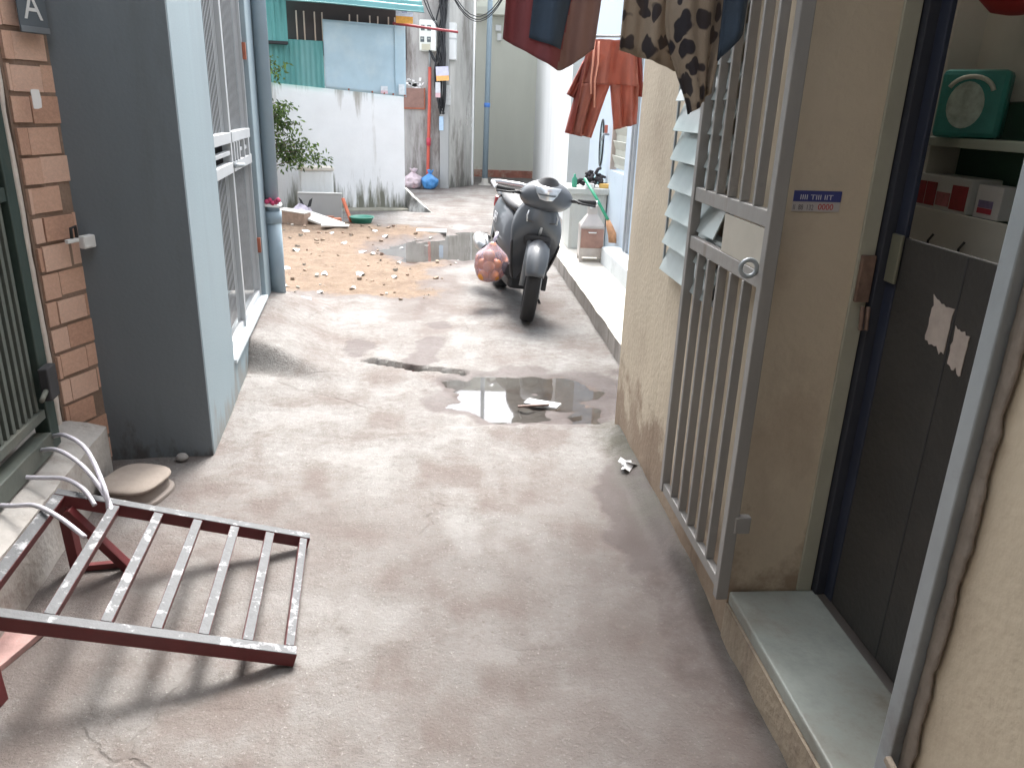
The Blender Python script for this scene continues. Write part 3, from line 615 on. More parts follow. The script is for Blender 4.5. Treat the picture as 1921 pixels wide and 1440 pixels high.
# roof overhang: corrugations run down-slope
rf = MB(); nr = 120
def fr(u, v):
    s_ = -1.66 + 1.82 * u; k = (v * 6) % 1
    return (s_, -.10 - .55 * v, 2.70 - .02 * u + .42 * (1 - v) + .026 * math.sin(v * 6 * 2 * math.pi) + .006 * math.sin(u * 5))
rf.grid(20, 72, fr); rf.build('roof_sheet', M['corr_roof'], shed, solid=.003)
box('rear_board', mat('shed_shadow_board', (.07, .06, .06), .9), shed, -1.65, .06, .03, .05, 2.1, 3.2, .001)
bar_s = MB().tube([(0, 0, 0), (0, 0, .36)], .010, 8).build('rebar', mat('pale_rebar', (.55, .44, .36), .7), shed, loc=(-1.63, -.03, 2.28))
for k, s_ in enumerate((-1.46, -1.36, -1.22, -1.12, -.75, -.64, -.47, -.36, -.21, -.12, .02)): inst(bar_s, 'rebar', shed, loc=(s_, -.03, 2.28))
MB().tube([(-.16, -.10, 2.56), (.78, -.10, 2.50)], .017, 8).build('red_angle_bar', mat('red_oxide_bar', (.30, .05, .06), .6), shed)
# two posters on the shed / small notices on the panel
def poster(name, label, loc, rotz, w, h, cols, lean=0, txt=None):
    t = thing(name, label, 'notice', loc, rotz, rot=(rad(lean), 0, rotz)); z = 0
    for nm, frac, col in cols:
        MB().box(-w / 2, w / 2, -.004, 0, z, z + h * frac).build(nm, mat(name + '_' + nm, col, .7, vary=.25, scale=25), t); z += h * frac
    if txt:
        for (b_, sz, z_, col) in txt: text('lettering', b_, mat('ink', col, .7), t, (0, -.0048, z_), (rad(90), 0, 0), sz, .0004, 'CENTER')
    return t
poster('orange_poster', 'white and orange advert board above the blue flat panel', Wp(-.01, .16, 2.56), wrot, .24, .25, (('orange_band', .36, (.85, .42, .08)), ('white_band', .64, (.70, .72, .82))), 0, (('LIIII', .05, .135, (.12, .12, .42)),))
poster('pink_notice', 'small pinkish paper notice at the foot of the blue flat panel', Wp(-.30, .09, 1.635), wrot, .10, .10, (('pink_band', .4, (.70, .50, .56)), ('white_band', .6, (.66, .70, .74))))
poster('pale_notice', 'plain white paper notice near the right edge of the blue panel', Wp(-.05, .095, 1.63), wrot, .085, .14, (('sheet', 1, (.68, .74, .78)),))

# ================================================================== pale blue gate house on the left (local x = t, alley side positive; y = s)
lh = thing('pale_blue_house', 'pale blue painted house on the left with a folding grille gate', 'house', Lf(0, 0), AL)
B = M['blue_paint']
box('wall', B, lh, -5, 0, 0, .72, -.1, 4.4, .006)
MB().box(-5, -.002, -.012, -.0005, -.1, 4.39).build('end_wall', mat('slate_grey_face', (.165, .195, .218), .7, vary=.10, scale=2, bump=.1, bscale=70, grime=(.13, .15, .16), gscale=1.6, gcut=(.48, .66), streak=True), lh, .002)  # end face has its own darker grey, apart from the blue walls
stain_layer(lh.children[-1].data.materials[0] if False else bpy.data.materials['slate_grey_face'], (.075, .07, .065), -.1, .35, 8, .58, .4, .8)
box('gate_base', B, lh, -.11, -.004, .722, 2.20, -.1, .185, .004)
box('gate_sill', mat('pale_sill', (.58, .64, .68), .6, vary=.08), lh, -.11, .012, .722, 2.20, .187, .212, .004)
box('lintel', B, lh, -.30, -.002, .722, 2.20, 2.75, 4.4, .004)
box('gate_pier', B, lh, -.085, .0, 2.202, 2.62, -.1, 4.4, .006)
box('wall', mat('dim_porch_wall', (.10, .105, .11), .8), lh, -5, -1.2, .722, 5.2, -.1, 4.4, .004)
box('added_porch_ceiling', M['dark'], lh, -1.2, -.12, .722, 2.39, 2.76, 2.86, .002)  # unseen ceiling added to keep the porch dark
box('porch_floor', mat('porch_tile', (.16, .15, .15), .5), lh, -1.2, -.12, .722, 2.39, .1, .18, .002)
box('wall', M['dark'], lh, -1.2, -.08, 2.392, 2.399, .2, 2.75, .001)  # dark sheet before the far porch wall, interior shade put into colour
box('wall', B, lh, -1.2, -.302, 2.40, 2.62, -.1, 4.4, .004)
gl = thing('grille_gate', 'white folding grille gate with dense upright bars in the pale blue house', 'gate', Lf(-.05, .73, .213), AL)
P = M['pale_metal']; GL = 1.462
box('stile', P, gl, -.02, .02, 0, .03, 0, 2.5, .002); box('stile', P, gl, -.02, .02, GL - .03, GL, 0, 2.5, .002)
box('stile', P, gl, -.022, .026, .635, .675, 0, 2.5, .002)
for z in (0, 2.46): box('rail', P, gl, -.015, .015, .031, .634, z, z + .04, .002); box('rail', P, gl, -.015, .015, .676, GL - .031, z, z + .04, .002)
for (y0, y1) in ((.031, .634), (.676, GL - .031)):
    box('rail', P, gl, -.018, .030, y0, y1, 1.055, 1.11, .002); box('rail', P, gl, -.018, .030, y0, y1, .895, .95, .002); box('rail', P, gl, -.012, .02, y0, y1, .99, 1.012, .002)
for y_ in (.70, .80, .90, 1.1, 1.3): box('post', P, gl, -.012, .034, y_, y_ + .022, .951, 1.054, .002)
bars = MB()
for y0, nb in ((.040, 14), (.684, 18)):
    for k in range(nb):
        for (za, zb) in ((.04, .894), (1.111, 2.46)): bars.box(-.001, .001, y0 + k * .0425, y0 + k * .0425 + .009, za, zb)
tag(bars.build('grille_bars', P, gl), kind='stuff')
MB().tube([(.035, .66, .93), (.06, .70, .93), (.06, .80, .925), (.035, .84, .92)], .013, 10).build('pull_handle', M['frame_steel'], gl)
for z in (.30, 1.52): box('hinge', M['rust'], gl, .021, .042, GL - .028, GL - .004, z, z + .10, .002)
pipe = thing('drain_pipe', 'blue grey drainpipe at the far corner of the pale blue house', 'pipe', Lf(.045, 2.55, 0), AL)
MB().tube([(0, 0, .0), (0, 0, .74)], .056, 16).build('lower_length', M['pipe_blue'], pipe); MB().tube([(0, 0, .742), (0, 0, 5.8)], .050, 16).build('upper_length', M['pipe_blue'], pipe)
MB().tube([(0, 0, .66), (0, 0, .745)], .062, 16).build('socket', M['pipe_blue'], pipe)
tie = MB(); tie.tube([(.060 * math.cos(a), .060 * math.sin(a), .79 + .006 * math.sin(3 * a)) for a in [i * math.pi / 8 for i in range(17)]], .009, 8, 0); tie.tube([(-.10, -.05, .80), (-.02, -.06, .79), (.05, -.05, .785)], .011, 8, 0); tie.build('white_tie', M['white_plastic'], pipe)
kn = MB(); 
for k in range(5): kn.lathe([(.002, -.018), (.016, -.008), (.02, 0), (.012, .014), (.002, .02)], 8, 'Z', (-.03 + .02 * k, -.06 + .008 * (k % 2), .815 + .012 * math.sin(k * 2)))
kn.build('rag_knot', mat('crimson_rag', (.42, .05, .12), .9, vary=.3, scale=40), pipe)

# ================================================================== brick gate pier on the left
bp_ = thing('brick_pier', 'salmon brick gate pier beside the dark green gate', 'pier', (-1.765, 2.80, 0), -rad(14))
BX0 = -.02
box('core', M['mortar'], bp_, -.32, BX0, .012, .31, -.05, 3.0, .002)
bm_ = MB().box(-.05, .05, -.5, .5, -.5, .5).mesh('brick'); bm_.materials.append(M['brick'])
for c in range(26):
    z0 = .02 + c * .1055; odd = c % 2; y = .018
    lens = ([.085, .150, .060] if odd else [.022, .135, .125]) if c % 3 else [.05, .145, .095]
    for j, ln in enumerate(lens):
        o = bpy.data.objects.new('brick', bm_); C.objects.link(o); o.parent = bp_
        ln_ = min(ln, .31 - y)
        o.location = (BX0 - .036 + random.uniform(-.004, .004) - .010 * smooth(.2, .31, y + ln_), y + ln_ / 2, z0 + .046 + random.uniform(-.002, .002)); o.scale = (.9, ln_ - random.uniform(.005, .010), .092 + random.uniform(-.006, .003))
        o.rotation_euler = (rad(random.uniform(-.8, .8)), 0, rad(random.uniform(-1.5, 1.5)))
        o.material_slots[0].link = 'OBJECT'; o.material_slots[0].material = random.choice([M['brick'], M['brick'], M['brick2'], M['brick2'], M['brick3']])
        finish(o, .004); y += ln_
strip = MB()
strip.grid(1, 60, lambda u, v: (-.012 + .006 * fbm(v * 20, u, 90), -.028 + .020 * u + .005 * fbm(v * 14, u * 3, 91), -.02 + 3.0 * v)); strip.build('plaster_edge', M['plaster_strip'], bp_, solid=.012)
# house number plate, a stub of white bracket
plate = thing('house_number_plate', 'dark grey house number plate with white characters on the brick pier', 'sign', (-1.712, 2.928, 1.69), -rad(14))
MB().box(0, .006, -.062, .062, 0, .20).build('plate', mat('slate_plate', (.10, .12, .14), .5, vary=.15), plate, .01)
MB().box(.0062, .009, -.062, .062, .002, .022).build('rim', mat('plate_rim', (.16, .18, .20), .5), plate, .002)
text('lettering', 'A', mat('plate_white', (.68, .70, .70), .6), plate, (.0068, -.040, .045), (rad(90), 0, rad(90)), .125, .0006, sx=.95)
br = thing('wall_bracket', 'small white bracket with a dark hook on the brick pier', 'bracket', (-1.697, 2.995, .955), -rad(14))
MB().box(0, .03, -.02, .04, -.025, .025).build('block', M['white_plastic'], br, .006); MB().box(0, .016, -.085, -.028, .004, .02).build('arm', M['white_plastic'], br, .003)
hk = MB(); hk.tube([(.012, -.06, .022), (.014, -.06, .06), (.012, -.035, .065), (.012, -.035, .022)], .006, 8); hk.build('hook', M['black_cable'], br)
pt_ = MB(); pt_.add([(0, -.025 + .02 * math.copysign(abs(math.cos(a)) ** .3, math.cos(a)) * (1 + .25 * fbm(a * 3, 4)), .034 * math.copysign(abs(math.sin(a)) ** .3, math.sin(a)) * (1 + .2 * fbm(a * 3, 9))) for a in [i * math.pi / 6 for i in range(12)]], [tuple(range(12))]); 
tag(pt_.build('paper_patch', M['paper'], solid=.002, loc=(-1.711, 2.907, 1.475), rot=(0, 0, -rad(14))), 'small torn white paper patch stuck on the upper bricks', 'paper')

# ================================================================== dark green gate and its threshold
GA = rad(10.6)
thr = MB()
def ft(u, v):
    s_ = -1.6 + 2.35 * u
    return (-.75 + .84 * v + (.008 * fbm(s_ * 3, 0, 95) if v > .9 else 0), s_, .235 + .03 * (1 - smooth(.86, 1.0, v)) + .006 * fbm(s_ * 4, v * 5, 96))
thr.grid(60, 12, ft)
thr.grid(60, 1, lambda u, v: (.09 + .008 * fbm((-1.6 + 2.35 * u) * 3, 0, 95), -1.6 + 2.35 * u, -.05 if v < .5 else .235 + .006 * fbm((-1.6 + 2.35 * u) * 4, 5, 96)))
thr.add([(-.75, .75, -.05), (.09, .75, -.05), (.09, .75, .235), (-.75, .75, .262)], [(0, 1, 2, 3)])
gt = thing('gate_threshold', 'rough cement threshold step under the dark green gate', 'step', (-1.585, 2.10, 0), GA)
thr.build('slab', M['threshold'], gt)
gg = thing('green_gate', 'dark green barred metal gate at the left edge', 'gate', (-1.59, 2.02, .30), GA)
GM, GR = M['green_metal'], M['green_rail']
box('bottom_rail', GR, gg, -.03, .03, -1.2, .524, -.03, .045, .004)
box('stile', GM, gg, -.026, .026, .526, .60, -.03, 2.4, .004)
box('rail', GM, gg, -.022, .022, -1.2, .524, .86, .905, .003); box('rail', GM, gg, -.022, .022, -1.2, .524, 1.02, 1.10, .003)
box('lower_rail', GR, gg, -.02, .02, -1.2, .524, .100, .135, .003)
gb = MB().box(-.011, .011, -.011, .011, 0, 1).build('bar', GR, gg, .0015, loc=(0, .49, .136)); gb.scale = (1, 1, .723)
for k in range(1, 36): inst(gb, 'bar', gg, loc=(0, .49 - .047 * k, .136), scale=(1, 1, .723))
box('upper_panel', GM, gg, -.008, .004, -1.2, .524, 1.101, 2.4, .002)
for k in range(7): MB().obox((.012, -.3, 1.18 + k * .11), (0, .80, 0), (.012, 0, -.012), (.002, 0, .03)).build('louvre_slat', GM, gg, .001)
lk = box('latch', M['dark'], gg, .027, .060, .50, .58, .17, .29, .006); MB().tube([(.045, .50, .21), (.055, .43, .20)], .009, 8).build('latch_bar', GR, lk)
box('rear_sheet', mat('green_black_sheet', (.012, .018, .016), .6), gg, -.20, -.19, -1.2, .60, .0, 2.4, .001)
nh = thing('gate_house', 'dim house front behind the dark green gate', 'house', (-1.605, 2.10, 0), GA)
box('wall', mat('dim_house_wall', (.22, .22, .20), .9), nh, -3.5, -.8, -9, .72, -.05, 4.2, .004)
box('wall', mat('dim_house_wall_b', (.30, .29, .26), .9), nh, -.5, -.1, -9, -1.62, -.05, 4.2, .004)
rear_block = MB().box(-4, 3, -5.7, -5.4, -.1, 5).build('added_rear_wall', M['conc_wall']); tag(rear_block, kind='structure')  # unseen wall added behind the camera to stop low sky light

# ================================================================== steel ramp lying against the threshold
FR, NR = Vector((-.70, 2.37, .035)), Vector((-.58, 1.765, .035))          # right-hand corners, resting on the ground
DV = Vector((-.755, -.185, .245))                                           # direction up to the threshold
FLc, NLc = FR + DV, NR + DV
ramp = thing('steel_ramp', 'red steel loading ramp with a worn silver ladder top leaning on the threshold', 'ramp', (0, 0, 0))
RM = [M['red_paint'], M['silver']]
rn = DV.cross(NR - FR).normalized(); rn = rn if rn.z > 0 else -rn
def rbar(name, p, q, w, h=.040, lift=0.):
    p, q = Vector(p), Vector(q); d = (q - p).normalized(); sdv = d.cross(rn).normalized(); L_ = (q - p).length
    mb = MB(); c = (p + q) / 2 + rn * lift
    mb.obox(c, d * L_ / 2, sdv * w / 2, rn * h / 2, 0)
    mb.obox(c + rn * (h / 2 + .0008), d * (L_ / 2 - .001), sdv * (w / 2 - .001), rn * .0012, 1)
    return mb.build(name, RM, ramp, .0015)
dn = DV.normalized(); cr = (NR - FR).normalized()
rbar('side_rail', FR - dn * .0, FLc, .036); rbar('side_rail', NR, NLc - 0 * dn, .036)
ext = NLc + dn * .0
for k, f_ in enumerate((.018, .195, .375, .56, .75, .955)):
    a = FR + DV * (f_ * .80 + .012) + cr * .020; b_ = NR + DV * (f_ * .80 + .012) - cr * .020
    rbar('cross_bar', a, b_, .030 if k else .026, .034, .0015)
rbar('end_bar', FLc + cr * .020 - dn * .016, NLc - cr * .020 - dn * .016, .034, .036, .001)
for (top_, sgn) in ((FLc, 1), (NLc, -1)):
    f0 = Vector(top_) - dn * .03 - rn * .022 + cr * .0
    g0 = Vector((f0.x + .01, f0.y, .004)); g1 = Vector((f0.x + .17, f0.y + .04, .004))
    mb = MB(); mb.beam(f0, g0, .034, .034, (1, 0, 0)); mb.build('leg', M['red_paint'], ramp, .002)
    if sgn < 0:
        MB().obox((-1.43, 1.80, .014), (.075, -.02, 0), (.02, .12, 0), (0, 0, .010)).build('foot_plate', mat('pinkish_primer_plate', (.40, .25, .23), .7, vary=.3, scale=14, bump=.2), ramp, .002); continue
    mb = MB(); mb.beam(f0 + dn * -.02 + cr * .03 * sgn, Vector((g1.x, g1.y, .01)) + cr * .03 * sgn, .030, .030, (1, 0, 0)); mb.build('brace', M['red_paint' if sgn > 0 else 'silver'], ramp, .002)
    MB().beam(g0 + Vector((0, 0, .012)) - cr * .0 + Vector((.02, 0, 0)), g1 + Vector((-.0, 0, .010)), .022, .02).build('foot_bar', M['red_paint'], ramp, .002)
# pale loops of tubing tied between gate and ramp
tubem = mat('pale_lilac_tubing', (.62, .60, .66), .35, vary=.08)
def hose(label, pts, r=.0075):
    P_ = [Vector(p) for p in pts]; out = []
    for i in range(len(P_) - 1):
        p0, p1, p2, p3 = P_[max(i - 1, 0)], P_[i], P_[i + 1], P_[min(i + 2, len(P_) - 1)]
        for k in range(7):
            t = k / 7; out.append(.5 * ((2 * p1) + (-p0 + p2) * t + (2 * p0 - 5 * p1 + 4 * p2 - p3) * t * t + (-p0 + 3 * p1 - 3 * p2 + p3) * t ** 3))
    out.append(P_[-1])
    tag(MB().tube(out, r, 10).build('plastic_tube', tubem), label, 'tube', 'pale tubes looping from the green gate to the ramp')
hose('longest pale lilac tube arching highest over the threshold end', [(-1.70, 2.59, .30), (-1.56, 2.46, .37), (-1.42, 2.34, .375), (-1.31, 2.22, .30), (-1.29, 2.19, .225)])
hose('pale lilac tube arching just below the highest one', [(-1.68, 2.47, .30), (-1.53, 2.36, .36), (-1.38, 2.25, .35), (-1.29, 2.20, .255), (-1.275, 2.16, .235)])
hose('short pale tube lying flat across the threshold by the ramp corner', [(-1.66, 2.30, .285), (-1.56, 2.29, .290), (-1.46, 2.26, .305), (-1.37, 2.205, .30), (-1.32, 2.17, .262)])
hose('nearest pale tube running straight from the gate across the ramp end', [(-1.62, 2.11, .285), (-1.535, 2.10, .29), (-1.44, 2.07, .31), (-1.34, 2.02, .30), (-1.25, 1.98, .262)])
# upturned basin by the pier
bs_ = thing('plastic_basin', 'dusty upturned plastic basin at the foot of the brick pier', 'basin', (-1.475, 2.715, 0), rad(-8))
def sq(rx, ry, z, n=28, e=3.0):
    out = []
    for k in range(n):
        t = 2 * math.pi * k / n; c, s_ = math.cos(t), math.sin(t)
        out.append((rx * math.copysign(abs(c) ** (2 / e), c), ry * math.copysign(abs(s_) ** (2 / e), s_), z))
    return out
dust = mat('dusty_brown_plastic', (.34, .29, .25), .85, vary=.15, scale=12, bump=.2, grime=(.22, .17, .14), gscale=6, gcut=(.55, .8))
MB().loft([sq(.125, .135, .0), sq(.122, .132, .02), sq(.108, .118, .024), sq(.104, .114, .062)]).build('skirt', mat('grey_brown_skirt', (.21, .18, .16), .8, vary=.2, bump=.2), bs_, .003)
MB().loft([sq(.106, .116, .063), sq(.116, .126, .070), sq(.116, .126, .078), sq(.106, .116, .086), sq(.06, .07, .088)]).build('top', dust, bs_, .002)

# ================================================================== laundry
def garment(name, label, cat, fn, mats, mif=None, nu=36, nv=44, extra=None):
    t = thing(name, label, cat, (0, 0, 0))
    MB().grid(nu, nv, fn, 0, True, mif).build('cloth', mats, t, solid=.006)
    return t
def thin(m, c, f=.3):
    N, Lk, b_ = nodes_of(m); tr = N.new('ShaderNodeBsdfTranslucent'); tr.inputs[0].default_value = (*c, 1); mx = N.new('ShaderNodeMixShader'); mx.inputs[0].default_value = f
    o_ = [n for n in N if n.type == 'OUTPUT_MATERIAL'][0]; Lk(b_.outputs[0], mx.inputs[1]); Lk(tr.outputs[0], mx.inputs[2]); Lk(mx.outputs[0], o_.inputs['Surface']); return m
def lerp(a, b_, t): return a + (b_ - a) * t
maroon = mat('maroon_cloth', (.22, .072, .078), .95, vary=.18, scale=8, bump=.25, bscale=220); taupe = mat('taupe_brown_cloth', (.24, .155, .135), .95, vary=.15, scale=8, bump=.25, bscale=220); navy = mat('navy_cloth', (.036, .056, .085), .95, vary=.2, scale=9, bump=.25, bscale=220)
thin(maroon, (.28, .09, .09)); thin(taupe, (.30, .19, .16))
def f_mar(u, v):      # v: 0 hem -> 1 top ; hangs at about y = 3.4
    xl = lerp(-.085, -.05, v); xr = lerp(.285, .345, v); x = lerp(xl, xr, u)
    hem = 1.765 - .115 * min(1, u / .62) + .16 * max(0, (u - .62) / .38) ** 1.3 * .55
    z = lerp(hem, 2.35, v)
    return (x, 3.40 + .035 * math.sin(u * 9 + .6) * (1 - .4 * v) + .02 * math.sin(u * 21) + .05 * (u - .5) ** 2, z)
def mi_mar(u, v): return 0 if u <= .60 + .2 * v else 2
g1 = garment('maroon_garment', 'maroon and navy garment hanging from above the alley', 'garment', f_mar, [maroon, navy, taupe], mi_mar, 60, 44)
def f_lin(u, v):
    v_ = lerp(.085, 1, v); ul = .27 + .03 * v_; ur = .60 + .2 * v_; x_, y_, z_ = f_mar(lerp(ul, ur, u), v_); return (x_, y_ - .010, z_ + .02 * u * (1 - v))
MB().grid(24, 30, f_lin).build('navy_panel', navy, g1, solid=.004)
coral = mat('coral_orange_cloth', (.36, .135, .098), .9, vary=.12, scale=9, bump=.25, bscale=180); coral_d = mat('deep_coral_cloth', (.28, .075, .058), .9, vary=.15, scale=9, bump=.2, bscale=180)
thin(coral, (.55, .20, .14)); thin(coral_d, (.5, .13, .09))
def shorts_leg(x0t, x1t, x0b, x1b, zt, zb0, zb1, yb, ph, a=.045):
    def f(u, v):
        x = lerp(lerp(x0b, x1b, u), lerp(x0t, x1t, u), v); z = lerp(lerp(zb0, zb1, u), zt, v)
        return (x, yb + a * (math.sin(u * 13 + ph + v) * .6 + math.sin(u * 29 + ph * 2 - v * 2) * .3 + .3 * fbm(u * 4, v * 3, ph)) * (1.15 - .5 * v), z)
    return f
sh = thing('orange_shorts', 'coral orange shorts with a drawstring drying behind the maroon garment', 'garment', (0, 0, 0))
MB().grid(26, 20, shorts_leg(.42, .70, .375, .735, 1.92, 1.66, 1.655, 5.22, .4)).build('waist', coral, sh, solid=.006)
MB().grid(18, 18, shorts_leg(.376, .555, .335, .455, 1.662, 1.36, 1.335, 5.222, .4)).build('leg', coral, sh, solid=.006)
MB().grid(18, 18, shorts_leg(.556, .736, .60, .745, 1.660, 1.39, 1.43, 5.222, 2.0)).build('leg', coral, sh, solid=.006)
MB().grid(14, 18, shorts_leg(.40, .50, .29, .40, 1.86, 1.36, 1.34, 5.27, 1.0)).build('rear_leg', coral_d, sh, solid=.006)
MB().grid(10, 12, shorts_leg(.385, .43, .29, .34, 1.80, 1.595, 1.57, 5.31, 1.5)).build('flap', coral_d, sh, solid=.006)
MB().grid(10, 12, shorts_leg(.70, .735, .72, .785, 1.86, 1.60, 1.59, 5.26, 1.5)).build('flap', coral_d, sh, solid=.006)
for dx, zb in ((.0, 1.60), (.026, 1.52)):
    MB().tube([(.435 + dx, 5.175, 1.905), (.432 + dx * 1.2, 5.165, 1.78), (.425 + dx, 5.165, 1.68), (.432 + dx, 5.16, zb)], .006, 8).build('drawstring', mat('peach_cord', (.62, .28, .20), .8), sh)
MB().tube([(.40, 5.22, 1.935), (.72, 5.22, 1.945)], .008, 8).build('hanger_rod', M['frame_steel'], sh)
def leopard():
    m = mat('leopard_cloth', (.36, .295, .23), .95, vary=.15, scale=6, bump=.2, bscale=200); N, Lk, b_ = nodes_of(m)
    old = b_.inputs['Base Color'].links[0].from_socket
    tc = N.new('ShaderNodeTexCoord'); n = N.new('ShaderNodeTexNoise'); n.inputs['Scale'].default_value = 14; Lk(tc.outputs['Object'], n.inputs['Vector'])
    a = N.new('ShaderNodeVectorMath'); a.operation = 'MULTIPLY_ADD'; a.inputs[1].default_value = (.07, .07, .07); Lk(n.outputs['Color'], a.inputs[0]); Lk(tc.outputs['Object'], a.inputs[2])
    v = N.new('ShaderNodeTexVoronoi'); v.inputs['Scale'].default_value = 19; v.inputs['Randomness'].default_value = .9; Lk(a.outputs[0], v.inputs['Vector'])
    r_ = N.new('ShaderNodeMapRange'); r_.inputs['From Min'].default_value = .47; r_.inputs['From Max'].default_value = .41; Lk(v.outputs['Distance'], r_.inputs['Value'])
    sp = N.new('ShaderNodeSeparateColor'); Lk(v.outputs['Color'], sp.inputs[0]); g = N.new('ShaderNodeMath'); g.operation = 'GREATER_THAN'; g.inputs[1].default_value = .10; Lk(sp.outputs[0], g.inputs[0])
    mu = N.new('ShaderNodeMath'); mu.operation = 'MULTIPLY'; Lk(r_.outputs[0], mu.inputs[0]); Lk(g.outputs[0], mu.inputs[1])
    mx = N.new('ShaderNodeMix'); mx.data_type = 'RGBA'; mx.inputs['B'].default_value = (.035, .034, .045, 1); Lk(mu.outputs[0], mx.inputs['Factor']); Lk(old, mx.inputs['A']); Lk(mx.outputs['Result'], b_.inputs['Base Color'])
    return m
leo = leopard(); thin(leo, (.34, .27, .20), .22)
lp_ = thing('leopard_trousers', 'leopard print trousers hanging by the barred gate', 'garment', (0, 0, 0))
def f_leoL(u, v):
    x = lerp(lerp(.245, .392, u), lerp(.262, .41, u), v); z = lerp(1.648 - .045 * u, 2.4, v); return (x, 2.12 + .020 * math.sin(u * 8) + .010 * math.sin(u * 19 + 1), z)
def f_leoR(u, v):
    w = smooth(0, .26, v); xl = lerp(.425, .345, w ** .7); xr = lerp(.470, .50, w); x = lerp(xl, xr, u)
    z = lerp(1.500 + .05 * u, 2.4, v); return (x, 2.06 + .022 * math.sin(u * 7 + 2) + .010 * math.sin(u * 17) + .02 * v, z)
MB().grid(24, 30, f_leoL).build('leg', leo, lp_, solid=.006); MB().grid(24, 40, f_leoR).build('leg', leo, lp_, solid=.006)
nv = garment('navy_garment', 'dark navy cloth hanging between the leopard trousers and the barred gate', 'garment',
             lambda u, v: (lerp(lerp(.475, .470, v), lerp(.525, .545, v), u), 2.03 + .015 * math.sin(u * 6 + 1), lerp(1.625 + .06 * u, 2.4, v)), [navy], None, 12, 30)
lines = thing('clothes_rail', 'thin steel rail above the alley carrying the laundry', 'rail', (0, 0, 0))
MB().tube([(.45, 1.9, 2.40), (.32, 3.9, 2.37)], .010, 8).build('rod', M['frame_steel'], lines)
MB().tube([(.16, 2.09, 2.40), (.62, 2.07, 2.405)], .008, 8).build('cross_rod', M['frame_steel'], lines); MB().tube([(-.15, 3.4, 2.36), (.54, 3.42, 2.37)], .008, 8).build('cross_rod', M['frame_steel'], lines)
MB().tube([(.42, 5.22, 1.95), (.42, 5.24, 2.42)], .004, 6).build('hook', M['frame_steel'], lines); MB().tube([(.66, 5.22, 1.95), (.66, 5.24, 2.42)], .004, 6).build('hook', M['frame_steel'], lines)
MB().tube([(.30, 3.9, 2.372), (.66, 5.24, 2.42), (.42, 5.24, 2.42), (.1, 5.25, 2.42)], .006, 6).build('wire', M['frame_steel'], lines)
MB().beam((.44, 1.9, 2.41), (.72, 1.93, 2.41), .03, .03).build('bracket', M['frame_steel'], lines)

# ================================================================== electricity fittings on the cement wall
mbx = thing('meter_box', 'white plastic electricity meter box with four small windows', 'meter box', (-1.735, 15.3, 2.42))
MB().box(-.155, .155, -.16, -.001, 0, .52).build('case', mat('meter_plastic', (.66, .68, .64), .5, vary=.08, grime=(.50, .50, .42), gcut=(.5, .8)), mbx, .02)
for (x, z) in ((-.09, .34), (.025, .34), (-.10, .15), (.02, .15)):
    w = MB().box(x - .035, x + .035, -.166, -.161, z, z + .09).build('window', mat('meter_window', (.10, .12, .13), .2), mbx, .004); MB().box(x - .022, x + .022, -.168, -.1665, z + .045, z + .07).build('dial', mat('meter_dial', (.30, .32, .30), .5), w)
MB().box(-.11, .04, -.166, -.161, .02, .12).build('label_plate', mat('meter_label', (.48, .46, .36), .6), mbx, .003); MB().box(.06, .14, -.167, -.161, .02, .50).build('hatch', M['white_plastic'], mbx, .004)
rp = thing('red_conduit', 'red plastic conduit running down below the meter box', 'conduit', (-1.74, 15.24, 0))
MB().tube([(.03, 0, 2.16), (.02, 0, 1.5), (0, 0, .85), (-.02, 0, .15), (-.03, 0, .02)], .030, 12).build('tube', mat('red_conduit_plastic', (.55, .10, .07), .5, vary=.15), rp); MB().tube([(.0, 0, .78), (.004, 0, .92)], .042, 12).build('coupling', mat('red_coupling', (.50, .05, .08), .5), rp)
MB().tube([(.03, 0, 2.17), (.03, .0, 2.30), (.02, -.02, 2.43)], .018, 8).build('grey_stub', M['frame_steel'], rp)
cb = thing('cable_bundle', 'thick tangle of black cables down the cement pier', 'cables', (-1.45, 15.2, 0))
for k in range(14):
    ph = random.uniform(0, 6); x0 = random.uniform(-.07, .07); zb = random.choice([1.35, 1.55, 1.9, 2.0, 1.45, 1.7])
    pts = [(x0 * (.6 + .8 * math.sin(i * .5 + ph)) + .05 * math.sin(i * .9 + ph) - .03, -.03 - .03 * math.sin(i + ph), lerp(4.3, zb, i / 12)) for i in range(13)]
    MB().tube(pts, random.uniform(.010, .019), 6).build('cable', M['black_cable'], cb)
MB().tube([(-.26, -.08, 2.44), (-.20, -.06, 2.30), (-.10, -.04, 2.18), (-.04, -.03, 1.95)], .012, 6).build('cable', M['black_cable'], cb)
MB().tube([(-.23, -.08, 2.43), (-.13, -.05, 2.22), (-.09, -.04, 1.8), (-.06, -.03, 1.45), (.02, -.03, 1.36)], .012, 6).build('cable', M['black_cable'], cb)
for dz, r_ in ((0, .011), (.05, .009), (-.035, .008)):
    pts = [(lerp(-.02, 1.75, t), -.05 - .1 * t, 3.0 + dz + 1.5 * (t - .36) ** 2 * 4 - .5 * (1 - t) * .1) for t in [i / 18 for i in range(19)]]
    MB().tube(pts, r_, 6).build('cable', M['black_cable'], cb)
for dx in (0, .1):
    pts = [(lerp(-.55 - dx, -.03, t), -.06, lerp(4.2, 2.75, t) - .25 * math.sin(t * 3.1)) for t in [i / 10 for i in range(11)]]; MB().tube(pts, .010, 6).build('cable', M['black_cable'], cb)
tg = thing('plastic_trunking', 'white plastic trunking box beside the black cables', 'trunking', (-1.30, 15.55, 2.3)); MB().box(-.085, .06, -.26, -.02, 0, .62).build('cover', M['white_plastic'], tg, .008)
MB().box(-.088, .063, -.262, -.1, .34, .37).build('joint', mat('trunking_joint', (.5, .52, .53), .6), tg, .003)
